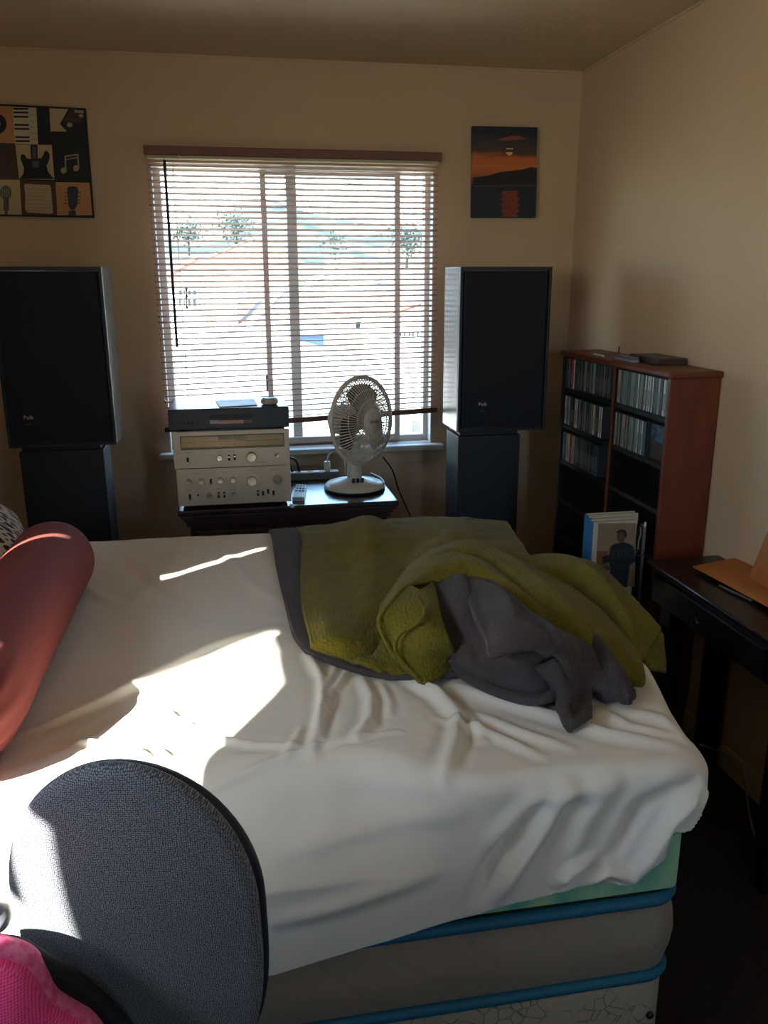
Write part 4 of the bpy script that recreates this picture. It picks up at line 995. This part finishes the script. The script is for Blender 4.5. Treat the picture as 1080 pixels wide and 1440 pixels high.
tag(o, 'rumpled white sheet stretched over the top of the bed', 'sheet')

# ---------------------------------------------------------------- pillows
m_bol = mat('rust_jersey', (128, 54, 48), .8, bump=(600, .3, .0008), sheen=.05, spec=.25)
def bolster():
    r0, xc, y0, y1 = .106, -.497, 1.27, 2.33; zc = TZ+r0*.95; rows = []
    N_ = 56
    ys = np.concatenate([np.linspace(0, .13, 12, endpoint=False), np.linspace(.13, .87, 40, endpoint=False), np.linspace(.87, 1, 14)])
    for u in ys:
        y = y0+(y1-y0)*u
        e = 1.0
        if u < .2: e = math.sqrt(max(0, 1-((.2-u)/.2)**2.2))*.999+.001
        if u > .9: e = (1-((u-.9)/.1)**2.4)**.42*.999+.001 if u < 1 else .001
        row = []
        for k in range(N_):
            a = 2*PI*k/N_; rr = r0*e*(1+.02*noise.noise((math.cos(a)*1.2, math.sin(a)*1.2, y*2)))
            if u < .3: rr += .004*math.sin(a*15+2*noise.noise((0, a, y*4)))*(1-u/.3)*(e > .4)
            z = zc+rr*math.sin(a); z = max(z, TZ+.009) if math.sin(a) < -.8 else z
            row.append((xc+rr*math.cos(a), y, z))
        rows.append(row)
    return MB().grid(rows, closed_u=True)
tag(bolster().build('bolster_pillow', m_bol, smooth=180), 'long round rust red bolster lying along the left of the bed', 'pillow')
def pillow(name, c, sx, sy, th, tilt, rz, m_, label):
    n_ = 26; top = []; bot = []
    for i in range(n_):
        rt, rb = [], []
        for j in range(n_):
            u, v_ = -1+2*i/(n_-1), -1+2*j/(n_-1)
            h = th*((1-abs(u)**2.6)*(1-abs(v_)**2.6))**.55
            x, y = u*sx*(1-.06*v_*v_), v_*sy*(1-.06*u*u)
            rt.append((x, y, h)); rb.append((x, y, -h*.8))
        top.append(rt); bot.append(rb[::-1])
    b = MB(); b.grid(top); b.grid(bot)
    R = Matrix.Rotation(rz, 3, 'Z') @ Matrix.Rotation(tilt, 3, 'Y')
    b.v = [tuple(R @ Vector(v)+Vector(c)) for v in b.v]
    o = b.build(name, m_, smooth=180); tag(o, label, 'pillow'); return o
m_leaf = mat('leaf_print_cloth', (206, 196, 178), .8)
t, bs = nodes(m_leaf)
tc = t.nodes.new('ShaderNodeTexCoord'); mp = t.nodes.new('ShaderNodeMapping'); mp.inputs['Rotation'].default_value = (0, .3, .7); mp.inputs['Scale'].default_value = (26, 60, 26)
vo = t.nodes.new('ShaderNodeTexVoronoi'); vo.feature = 'DISTANCE_TO_EDGE'; vo.inputs['Scale'].default_value = 1
r1_ = t.nodes.new('ShaderNodeValToRGB'); r1_.color_ramp.interpolation = 'CONSTANT'; r1_.color_ramp.elements[0].color = srgb(206, 196, 178); r1_.color_ramp.elements[1].position = .13; r1_.color_ramp.elements[1].color = srgb(44, 36, 34)
t.links.new(tc.outputs['Object'], mp.inputs[0]); t.links.new(mp.outputs[0], vo.inputs['Vector']); t.links.new(vo.outputs['Distance'], r1_.inputs[0]); t.links.new(r1_.outputs[0], bs.inputs['Base Color'])
pillow('leaf_print_pillow', (-.885, 2.45, .875), .27, .23, .115, .12, .25, m_leaf, 'cream pillow with dark leaf print behind the red bolster')

# ---------------------------------------------------------------- blankets
def weave(name, col, col2, sc_, st, dist, checker=True):
    m = mat(name, col, .95, sheen=.06, var=(14, col2, .3)); t, bs = nodes(m)
    tc = t.nodes.new('ShaderNodeTexCoord'); vo = t.nodes.new('ShaderNodeTexVoronoi'); vo.inputs['Scale'].default_value = sc_; vo.inputs['Randomness'].default_value = .45
    bp = t.nodes.new('ShaderNodeBump'); bp.inputs['Strength'].default_value = st; bp.inputs['Distance'].default_value = dist; bp.invert = True
    t.links.new(tc.outputs['Object'], vo.inputs['Vector']); t.links.new(vo.outputs['Distance'], bp.inputs['Height']); t.links.new(bp.outputs[0], bs.inputs['Normal'])
    return m
m_olive = weave('olive_waffle', (114, 102, 14), (100, 89, 11), 130, .8, .004)
m_grey = weave('grey_plush', (80, 70, 73), (66, 58, 61), 260, .6, .003)
P3 = lambda x, y, z: np.array(at(x, y, Z=z))
def cloth(ctrl, nu, nv, th, amp=.004, fr=14, seed=0, ridges=(), zr=.83):
    A = patch(ctrl, nu, nv)
    if ridges:
        Q = A[..., :2].reshape(-1, 2); add = np.zeros(len(Q))
        for pts, am_, wd in ridges:
            L = spline(np.array([P3(x, y, zr)[:2] for x, y in pts]), 14); best = np.full(len(Q), 9.); tb = np.zeros(len(Q))
            for k in range(len(L)-1):
                dd_, tt = seg_dist(Q, L[k], L[k+1]); c = dd_ < best; best = np.where(c, dd_, best); tb = np.where(c, (k+tt)/(len(L)-1), tb)
            add += am_*np.minimum(1, np.minimum(tb+.1, 1.1-tb)*3)*np.exp(-(best/wd)**2)
        A[..., 2] += add.reshape(A.shape[:2])
    du = np.gradient(A, axis=0); dv = np.gradient(A, axis=1); N = np.cross(du, dv); N /= np.maximum(np.linalg.norm(N, axis=2, keepdims=True), 1e-9)
    for i in range(nu):
        for j in range(nv):
            p = Vector(A[i, j]); A[i, j] += N[i, j]*(amp*noise.noise(p*fr+Vector((seed, 0, 0)))+amp*.35*noise.noise(p*fr*3.3))
    # closed sheet with rounded rim
    s = np.where(N[..., 2:3].mean() < 0, -1, 1); N = N*s
    top = A+N*th*.5; bot = A-N*th*.5
    b = MB(); b.grid(top if s < 0 else top[:, ::-1]); b.grid(bot[:, ::-1] if s < 0 else bot)
    bd = [(0, j) for j in range(nv)]+[(i, nv-1) for i in range(1, nu)]+[(nu-1, j) for j in range(nv-2, -1, -1)]+[(i, 0) for i in range(nu-2, 0, -1)]
    cen = A.mean(axis=(0, 1)); rim = []
    mid = [A[p] for p in bd]; n_ = len(bd)
    out = []
    for k in range(n_):
        tg = mid[(k+1) % n_]-mid[k-1]; o_ = np.cross(tg, N[bd[k]]); o_ = o_/max(np.linalg.norm(o_), 1e-9)
        out.append(o_)
    sg = np.sign(sum(np.dot(out[k], mid[k]-cen) for k in range(n_)))
    vv = [top[p] for p in bd]+[mid[k]+out[k]*sg*th*.5 for k in range(n_)]+[bot[p] for p in bd]
    b.add(vv, [(k, (k+1) % n_, n_+(k+1) % n_, n_+k) for k in range(n_)]+[(n_+k, n_+(k+1) % n_, 2*n_+(k+1) % n_, 2*n_+k) for k in range(n_)])
    return b
def merge(*bs_):
    r = MB()
    for b in bs_: r.add(b.v, b.f)
    return r
O1 = [[np.array((x, y, z)) for x, y, z in ((.19, 2.70, .765), (.31, 2.72, .765), (.43, 2.76, .76), (.57, 2.78, .755), (.74, 2.79, .75), (.95, 2.76, .73))],
 [P3(427, 758, .79), P3(470, 750, .81), P3(515, 731, .855), P3(565, 746, .83), P3(650, 748, .845), P3(742, 781, .835)],
 [P3(425, 800, .785), P3(475, 798, .80), P3(525, 790, .82), P3(580, 782, .835), P3(660, 790, .85), P3(750, 803, .84)],
 [P3(427, 850, .785), P3(475, 850, .80), P3(520, 848, .805), P3(570, 842, .815), P3(660, 845, .82), P3(760, 855, .80)],
 [P3(438, 898, .785), P3(482, 895, .805), P3(522, 893, .79), P3(565, 900, .805), P3(650, 905, .79), P3(750, 910, .785)],
 [P3(438, 914, .768), P3(482, 930, .768), P3(522, 943, .768), P3(568, 949, .768), P3(650, 942, .768), P3(745, 930, .768)]]
O2 = [[P3(540, 845, .80), P3(590, 785, .83), P3(660, 763, .85), P3(745, 795, .83), P3(835, 852, .815), P3(897, 918, .785)],
 [P3(535, 866, .84), P3(582, 800, .885), P3(652, 768, .905), P3(738, 804, .885), P3(832, 868, .85), P3(902, 942, .79)],
 [P3(545, 872, .86), P3(590, 812, .90), P3(655, 790, .915), P3(728, 828, .895), P3(812, 888, .85), P3(902, 962, .772)],
 [P3(575, 855, .86), P3(608, 822, .885), P3(662, 816, .89), P3(718, 852, .865), P3(795, 915, .82), P3(885, 958, .768)]]
O3 = [[P3(738, 782, .80), P3(790, 782, .81), P3(840, 797, .82), P3(885, 838, .80), P3(922, 880, .775)],
 [P3(742, 792, .84), P3(792, 789, .85), P3(842, 806, .85), P3(888, 848, .825), P3(926, 888, .775)],
 [P3(760, 808, .84), P3(802, 808, .845), P3(848, 835, .84), P3(885, 875, .81), P3(914, 908, .768)],
 [P3(780, 840, .80), P3(815, 848, .80), P3(850, 878, .80), P3(882, 912, .785), P3(905, 926, .768)]]
O4 = [[P3(548, 852, .885), P3(572, 826, .90), P3(592, 832, .905), P3(610, 826, .89)],
 [P3(533, 870, .865), P3(562, 858, .885), P3(598, 862, .895), P3(618, 865, .88)],
 [P3(540, 895, .83), P3(565, 892, .85), P3(598, 895, .86), P3(630, 900, .85)],
 [P3(556, 925, .795), P3(575, 928, .80), P3(605, 928, .80), P3(640, 925, .79)],
 [P3(590, 958, .768), P3(598, 960, .768), P3(610, 956, .768), P3(640, 936, .768)]]
O5 = [[P3(905, 878, .79), P3(925, 886, .775), P3(930, 892, .755)], [P3(900, 908, .775), P3(924, 915, .74), P3(932, 918, .70)], [P3(912, 940, .735), P3(928, 942, .70), P3(934, 945, .66)]]
# hem roll on the turned-over flap
hem4 = MB().tube(spline([P3(608, 822, .895), P3(588, 838, .905), P3(597, 858, .90), P3(592, 872, .895), P3(562, 892, .862), P3(556, 912, .83), P3(566, 930, .80), P3(592, 958, .772)], 40), .0045, 8)
hem2 = MB().tube(spline([P3(592, 958, .772), P3(560, 928, .797), P3(541, 898, .835), P3(533, 872, .868), P3(548, 850, .888), P3(572, 824, .905), P3(606, 818, .895)], 40), .005, 8)
r_o1 = [([(515, 745), (522, 800), (510, 860)], .012, .03), ([(580, 770), (560, 830), (535, 880)], -.012, .03), ([(450, 770), (455, 840), (470, 900)], .008, .025), ([(520, 892), (545, 868), (560, 862)], -.014, .014),
 ([(460, 905), (500, 900), (530, 905)], .012, .018), ([(545, 905), (530, 925)], -.010, .014), ([(640, 755), (620, 790)], .012, .03), ([(690, 760), (660, 790)], -.010, .03), ([(480, 760), (490, 800)], -.008, .02)]
r_o2 = [([(600, 780), (690, 785), (780, 845), (880, 935)], .012, .02), ([(590, 806), (660, 800), (730, 836), (820, 900)], -.012, .016), ([(640, 768), (720, 790), (800, 850)], -.007, .014), ([(720, 850), (790, 905), (870, 950)], .010, .014), ([(560, 830), (580, 860)], .008, .014)]
r_o3 = [([(745, 790), (800, 800), (860, 845), (905, 895)], .010, .016), ([(760, 812), (820, 830), (880, 890)], -.012, .014), ([(790, 788), (850, 815), (910, 880)], -.006, .012)]
ol = merge(cloth(O1, 90, 90, .012, .006, 16, 0, r_o1), cloth(O2, 56, 80, .012, .005, 14, 5, r_o2, .87), cloth(O3, 46, 60, .012, .004, 14, 9, r_o3, .83), cloth(O4, 30, 24, .010, .002, 14, 3), cloth(O5, 14, 14, .010, .003), hem4, hem2)
tag(ol.build('olive_blanket', m_olive, smooth=180), 'olive green waffle blanket thrown over the foot of the bed', 'blanket')
G1 = [[np.array((x, 2.71, .760)) for x in (.10, .22, .43, .55, .68, .82)],
 [P3(385, 757, .768), P3(420, 756, .772), P3(515, 750, .772), P3(565, 755, .772), P3(650, 762, .772), P3(735, 785, .772)],
 [P3(392, 800, .768), P3(424, 800, .772), P3(525, 795, .772), P3(580, 790, .772), P3(660, 795, .772), P3(750, 805, .772)],
 [P3(404, 850, .768), P3(428, 850, .772), P3(520, 850, .772), P3(570, 850, .772), P3(660, 850, .772), P3(760, 855, .772)],
 [P3(414, 890, .768), P3(436, 895, .772), P3(522, 905, .770), P3(565, 910, .770), P3(650, 910, .770), P3(750, 910, .770)],
 [P3(428, 912, .764), P3(442, 922, .764), P3(500, 943, .764), P3(570, 953, .764), P3(650, 948, .764), P3(745, 936, .764)]]
G2 = [[P3(608, 812, .86), P3(640, 806, .875), P3(672, 810, .88), P3(702, 824, .875), P3(742, 862, .845), P3(790, 893, .825), P3(832, 897, .81)],
 [P3(610, 828, .868), P3(640, 830, .895), P3(676, 838, .905), P3(712, 855, .895), P3(752, 882, .87), P3(800, 902, .85), P3(845, 912, .815)],
 [P3(620, 870, .85), P3(648, 868, .868), P3(682, 872, .89), P3(722, 888, .905), P3(765, 900, .885), P3(812, 922, .84), P3(862, 938, .805)],
 [P3(632, 908, .815), P3(660, 905, .83), P3(692, 906, .86), P3(728, 912, .885), P3(775, 915, .875), P3(818, 945, .815), P3(876, 960, .80)],
 [P3(640, 932, .79), P3(668, 934, .805), P3(700, 938, .815), P3(738, 940, .825), P3(780, 940, .82), P3(822, 962, .79), P3(885, 978, .785)],
 [P3(650, 944, .768), P3(680, 960, .766), P3(710, 972, .766), P3(745, 982, .766), P3(785, 976, .772), P3(826, 968, .768), P3(884, 988, .766)]]
G3 = [[P3(655, 811, .89), P3(685, 817, .893), P3(715, 837, .89), P3(750, 867, .87), P3(792, 892, .845)],
 [P3(660, 840, .905), P3(700, 842, .912), P3(735, 858, .908), P3(772, 880, .887), P3(808, 905, .85)],
 [P3(670, 870, .912), P3(708, 868, .927), P3(745, 878, .922), P3(784, 892, .90), P3(815, 922, .85)],
 [P3(686, 898, .906), P3(718, 888, .928), P3(755, 886, .928), P3(790, 901, .90), P3(808, 937, .84)],
 [P3(688, 917, .89), P3(718, 906, .912), P3(755, 903, .914), P3(788, 916, .885), P3(803, 950, .825)],
 [P3(700, 922, .868), P3(722, 915, .882), P3(755, 912, .882), P3(780, 924, .862), P3(795, 947, .815)]]
G4 = [[P3(755, 938, .835), P3(782, 935, .852), P3(808, 932, .845), P3(836, 940, .815)],
 [P3(772, 962, .80), P3(790, 958, .822), P3(808, 955, .81), P3(830, 960, .792)],
 [P3(784, 985, .776), P3(796, 982, .79), P3(811, 982, .778), P3(828, 984, .776)],
 [P3(789, 1002, .766), P3(799, 1003, .776), P3(812, 1003, .770), P3(829, 998, .768)],
 [P3(800, 1019, .762), P3(805, 1020, .765), P3(812, 1018, .764), P3(822, 1010, .762)]]
G5 = [[P3(780, 890, .835), P3(815, 890, .84), P3(842, 903, .83), P3(864, 927, .803)],
 [P3(800, 920, .82), P3(832, 920, .835), P3(858, 933, .825), P3(879, 951, .795)],
 [P3(822, 948, .795), P3(848, 947, .81), P3(870, 954, .804), P3(888, 968, .782)],
 [P3(846, 974, .772), P3(862, 974, .785), P3(877, 974, .783), P3(891, 976, .770)],
 [P3(866, 986, .764), P3(873, 988, .767), P3(881, 987, .767), P3(889, 981, .763)]]
rim = MB().tube(spline([P3(636, 925, .80), P3(650, 946, .772), P3(680, 964, .77), P3(712, 977, .77), P3(748, 985, .77), P3(776, 978, .785), P3(790, 962, .80), P3(796, 975, .80), P3(792, 995, .785), P3(804, 1016, .772), P3(826, 1004, .772)], 60), .012, 8)
cuff = MB().tube(spline([P3(690, 920, .886), P3(718, 908, .908), P3(755, 905, .91), P3(788, 918, .88), P3(803, 950, .825)], 40), .0125, 8)
r_g2 = [([(640, 815), (648, 860), (660, 915)], .010, .016), ([(662, 820), (672, 870), (682, 930)], -.016, .014), ([(620, 830), (632, 890), (645, 935)], .006, .012), ([(690, 930), (740, 938), (775, 935)], -.018, .016), ([(640, 940), (700, 950), (770, 962)], .008, .012), ([(765, 890), (815, 930), (870, 975)], -.014, .014)]
r_g3 = [([(690, 820), (712, 850), (722, 890)], .010, .014), ([(720, 842), (752, 872), (775, 905)], -.010, .012), ([(672, 830), (682, 870), (694, 905)], -.006, .012), ([(752, 870), (790, 900), (812, 935)], .008, .012)]
gr = merge(cloth(G1, 60, 60, .014, .002, 14, 2), cloth(G2, 70, 80, .014, .005, 16, 4, r_g2, .85), cloth(G3, 40, 50, .012, .003, 14, 0, r_g3, .91), cloth(G4, 36, 30, .012, .002, 20, 3, [([(785, 945), (797, 985), (806, 1015)], -.012, .010), ([(768, 950), (786, 985)], .008, .009)], .80), cloth(G5, 40, 36, .014, .003, 18, 6, [([(800, 900), (838, 930), (868, 975)], -.014, .012), ([(822, 895), (858, 935), (884, 975)], .008, .012), ([(790, 905), (825, 945), (855, 978)], .009, .010)], .82), rim, cuff)
tag(gr.build('grey_blanket', m_grey, smooth=180), 'dark grey plush blanket bunched out from under the olive one', 'blanket')

# ---------------------------------------------------------------- office chair in front
m_cf = mat('chair_fabric', (86, 90, 104), .85, sheen=.2)
t, bs = nodes(m_cf)
tc = t.nodes.new('ShaderNodeTexCoord'); sx_ = t.nodes.new('ShaderNodeSeparateXYZ'); cx_ = t.nodes.new('ShaderNodeCombineXYZ'); t.links.new(tc.outputs['Object'], sx_.inputs[0]); t.links.new(sx_.outputs['X'], cx_.inputs[0]); t.links.new(sx_.outputs['Z'], cx_.inputs[1])
v1 = t.nodes.new('ShaderNodeTexVoronoi'); v1.voronoi_dimensions = '2D'; v1.inputs['Scale'].default_value = 62; v1.inputs['Randomness'].default_value = .35
mm = t.nodes.new('ShaderNodeMath'); mm.operation = 'MULTIPLY'; mm.inputs[1].default_value = 2*PI*5.2
sn = t.nodes.new('ShaderNodeMath'); sn.operation = 'SINE'
v2 = t.nodes.new('ShaderNodeTexVoronoi'); v2.voronoi_dimensions = '2D'; v2.inputs['Scale'].default_value = 370; v2.inputs['Randomness'].default_value = .4
dd = t.nodes.new('ShaderNodeMath'); dd.operation = 'MULTIPLY_ADD'; dd.inputs[1].default_value = .12
r1_ = t.nodes.new('ShaderNodeMapRange'); r1_.inputs[1].default_value = -.56; r1_.inputs[2].default_value = .02
mx = t.nodes.new('ShaderNodeMix'); mx.data_type = 'RGBA'; mx.inputs[6].default_value = srgb(66, 70, 84); mx.inputs[7].default_value = srgb(168, 170, 176)
iv = t.nodes.new('ShaderNodeMath'); iv.operation = 'MULTIPLY'; iv.inputs[1].default_value = -1.1
L = t.links.new
L(cx_.outputs[0], v1.inputs['Vector']); L(cx_.outputs[0], v2.inputs['Vector']); L(v1.outputs['Distance'], mm.inputs[0]); L(mm.outputs[0], sn.inputs[0])
L(v2.outputs['Distance'], iv.inputs[0]); L(sn.outputs[0], dd.inputs[0]); L(iv.outputs[0], dd.inputs[2]); L(dd.outputs[0], r1_.inputs[0]); L(r1_.outputs[0], mx.inputs[0]); L(mx.outputs[2], bs.inputs['Base Color'])
bp = t.nodes.new('ShaderNodeBump'); bp.inputs['Strength'].default_value = .15; bp.inputs['Distance'].default_value = .0004
L(r1_.outputs[0], bp.inputs['Height']); L(bp.outputs[0], bs.inputs['Normal'])
CY = .95
cc = at(186, 1285, Y=CY)
ch = thing('office_chair', 'grey dotted fabric office chair with rounded back in front of the bed', 'chair', (cc.x, CY, 0))
ch.rotation_euler = (0, 0, math.radians(-12))
zc = cc.z; tilt = math.radians(8)
def back_shape(a, bt, bb_, bulge, th, rim_r, y0, nr=18, na=72):
    """rounded pad: a half width, bt/bb_ half heights up and down"""
    R = Matrix.Rotation(tilt, 3, 'X')
    def pt(t, q, y):
        c, s = math.cos(q), math.sin(q); e = 2.0 if s > 0 else 3.0
        x = a*t*math.copysign(abs(c)**(2/e), c); z = (bt if s > 0 else bb_)*t*math.copysign(abs(s)**(2/e), s)
        v = R @ Vector((x, y, z)); return (v.x, v.y, v.z+zc)
    rows = []
    for i in range(nr): 
        t = .001+.999*i/(nr-1); rows.append([pt(t*(1-rim_r/a), 2*PI*k/na, y0-bulge*(1-t*t)) for k in range(na)])
    for i in range(1, 9):
        q = PI*i/9/1; rows.append([pt(1-rim_r/a+rim_r/a*math.sin(q/1), 2*PI*k/na, y0+th/2-th/2*math.cos(q)) for k in range(na)])
    for i in range(8): 
        t = 1-i/7*.999; rows.append([pt(t*(1-rim_r/a), 2*PI*k/na, y0+th+.012*(1-t*t)) for k in range(na)])
    return MB().grid(rows, closed_u=True)
hw = .164
back_shape(hw, .232, .34, .022, .034, .015, 0).build('backrest', m_cf, ch, smooth=180, world=False)
back_shape(hw+.005, .22, .34, -.004, .03, .012, .02).build('back_shell', mat('chair_shell', (28, 32, 44), .5), ch, smooth=180, world=False)
pts = [(0, .06, zc-.2), (0, .09, zc-.33), (0, .05, .40), (0, -.08, .395)]
MB().tube(spline(pts, 20), .022, 10).build('back_bracket', m_dark, ch, smooth=80, world=False)
sr = rounded_slab(-.23, .23, -.45, .0, .42, .50, .09, .035).build('seat', mat('chair_seat', (34, 36, 46), .85), ch, smooth=60, world=False)
MB().lathe([(.028, .1), (.028, .28), (.02, .28), (.02, .42)], (0, -.22, 0), seg=16).build('gas_lift', m_dark, ch, smooth=40, world=False)
for k in range(5):
    a = 2*PI*k/5+.3; e = Vector((math.cos(a)*.28, -.22+math.sin(a)*.28, .07))
    lg = MB().tube([(0, -.22, .12), ((e.x)*.5, -.22+(e.y+.22)*.5, .10), (e.x, e.y, .075)], [.028, .022, .016], 8).build('leg', m_dark, ch, smooth=60, world=False)
    MB().lathe([(.026, -.018), (.028, -.012), (.028, .012), (.026, .018)], (e.x, e.y, .028), (-math.sin(a), math.cos(a), 0), 16).build('caster', m_dark, lg, smooth=40, world=False)
# grey arm pad seen left of the backrest
R3 = ch.matrix_basis.inverted()
ch_m = Matrix.Translation(Vector((cc.x, CY, 0))) @ Matrix.Rotation(math.radians(-12), 4, 'Z'); inv = ch_m.inverted()
am = [inv @ at(x, y, Y=yy_) for x, y, yy_ in ((-110, 1300, 1.00), (-60, 1283, 1.02), (-20, 1285, 1.04), (6, 1300, 1.05))]
MB().tube(spline([tuple(v) for v in am], 16), [.02]*12+[.024, .023, .019, .01], 12).build('armrest', mat('arm_grey', (120, 124, 134), .45), ch, smooth=80, world=False)
a0_ = am[1]; MB().tube([tuple(a0_), (a0_.x+.02, a0_.y, a0_.z-.15), (-.2, -.2, .47)], .016, 8).build('arm_post', m_dark, ch, smooth=80, world=False)
# pink mesh cushion with black rim, resting on the seat against the back
m_pink = mat('pink_mesh', (222, 18, 96), .7, sheen=.3)
t, bs = nodes(m_pink)
tc = t.nodes.new('ShaderNodeTexCoord'); vo = t.nodes.new('ShaderNodeTexVoronoi'); vo.voronoi_dimensions = '2D'; vo.inputs['Scale'].default_value = 300; vo.inputs['Randomness'].default_value = .15
sx_ = t.nodes.new('ShaderNodeSeparateXYZ'); cx_ = t.nodes.new('ShaderNodeCombineXYZ'); t.links.new(tc.outputs['Object'], sx_.inputs[0]); t.links.new(sx_.outputs['X'], cx_.inputs[0]); t.links.new(sx_.outputs['Z'], cx_.inputs[1])
r1_ = t.nodes.new('ShaderNodeValToRGB'); r1_.color_ramp.elements[0].position = .3; r1_.color_ramp.elements[0].color = srgb(255, 96, 164); r1_.color_ramp.elements[1].position = .55; r1_.color_ramp.elements[1].color = srgb(236, 22, 112)
t.links.new(cx_.outputs[0], vo.inputs['Vector']); t.links.new(vo.outputs['Distance'], r1_.inputs[0]); t.links.new(r1_.outputs[0], bs.inputs['Base Color'])
YC = .893
cu = thing('seat_cushion', 'pink mesh lumbar cushion with black backing on the office chair', 'cushion', at(10, 1460, Y=YC))
def pout(pts, n): return spline([np.array(at(x, y, Y=YC)) for x, y in pts], n)
out_p = [(-190, 1340), (-120, 1318), (-60, 1318), (0, 1326), (38, 1338), (62, 1362), (78, 1392), (100, 1408), (128, 1425), (150, 1455), (172, 1500), (180, 1560), (160, 1640), (60, 1680), (-80, 1690), (-180, 1640), (-220, 1500), (-215, 1390), (-190, 1340)]
outl = pout(out_p, 90)[:-1]; cen = outl.mean(0)
bk_p = pout([(-210, 1340), (-130, 1322), (-60, 1322), (0, 1330), (30, 1336), (72, 1362), (108, 1382), (142, 1410), (172, 1440), (198, 1475), (214, 1540), (205, 1640), (100, 1710), (-80, 1720), (-210, 1660), (-250, 1500), (-240, 1390), (-210, 1340)], 90)[:-1]
def puff(sc_, d0, bulge, back, th, outl=None):
    rows = []; outl = globals()['outl'] if outl is None else outl
    for i in range(14):
        t = .001+.999*i/13; rows.append([cen+(p-cen)*t*sc_+np.array((0, d0-bulge*(1-t**3), 0)) for p in outl])
    for i in range(1, 6):
        q = PI*i/5; rows.append([cen+(p-cen)*(sc_+.03*math.sin(q))+np.array((0, d0+th*(1-math.cos(q))/2, 0)) for p in outl])
    rows.append([cen+(p-cen)*.01+np.array((0, d0+th, 0)) for p in outl])
    return MB().grid(rows, closed_u=True)
puff(.90, -.03, .03, 0, .03).build('mesh_front', m_pink, cu, smooth=180)
puff(.985, -.012, .0, 0, .028).build('mesh_side_band', mat('pink_band', (236, 130, 170), .7, var=(90, (214, 60, 120), .2)), cu, smooth=180)
puff(.965, .004, .0, 0, .02, bk_p).build('black_backing', mat('cushion_black', (18, 18, 26), .8), cu, smooth=180)

bpy.context.view_layer.update()
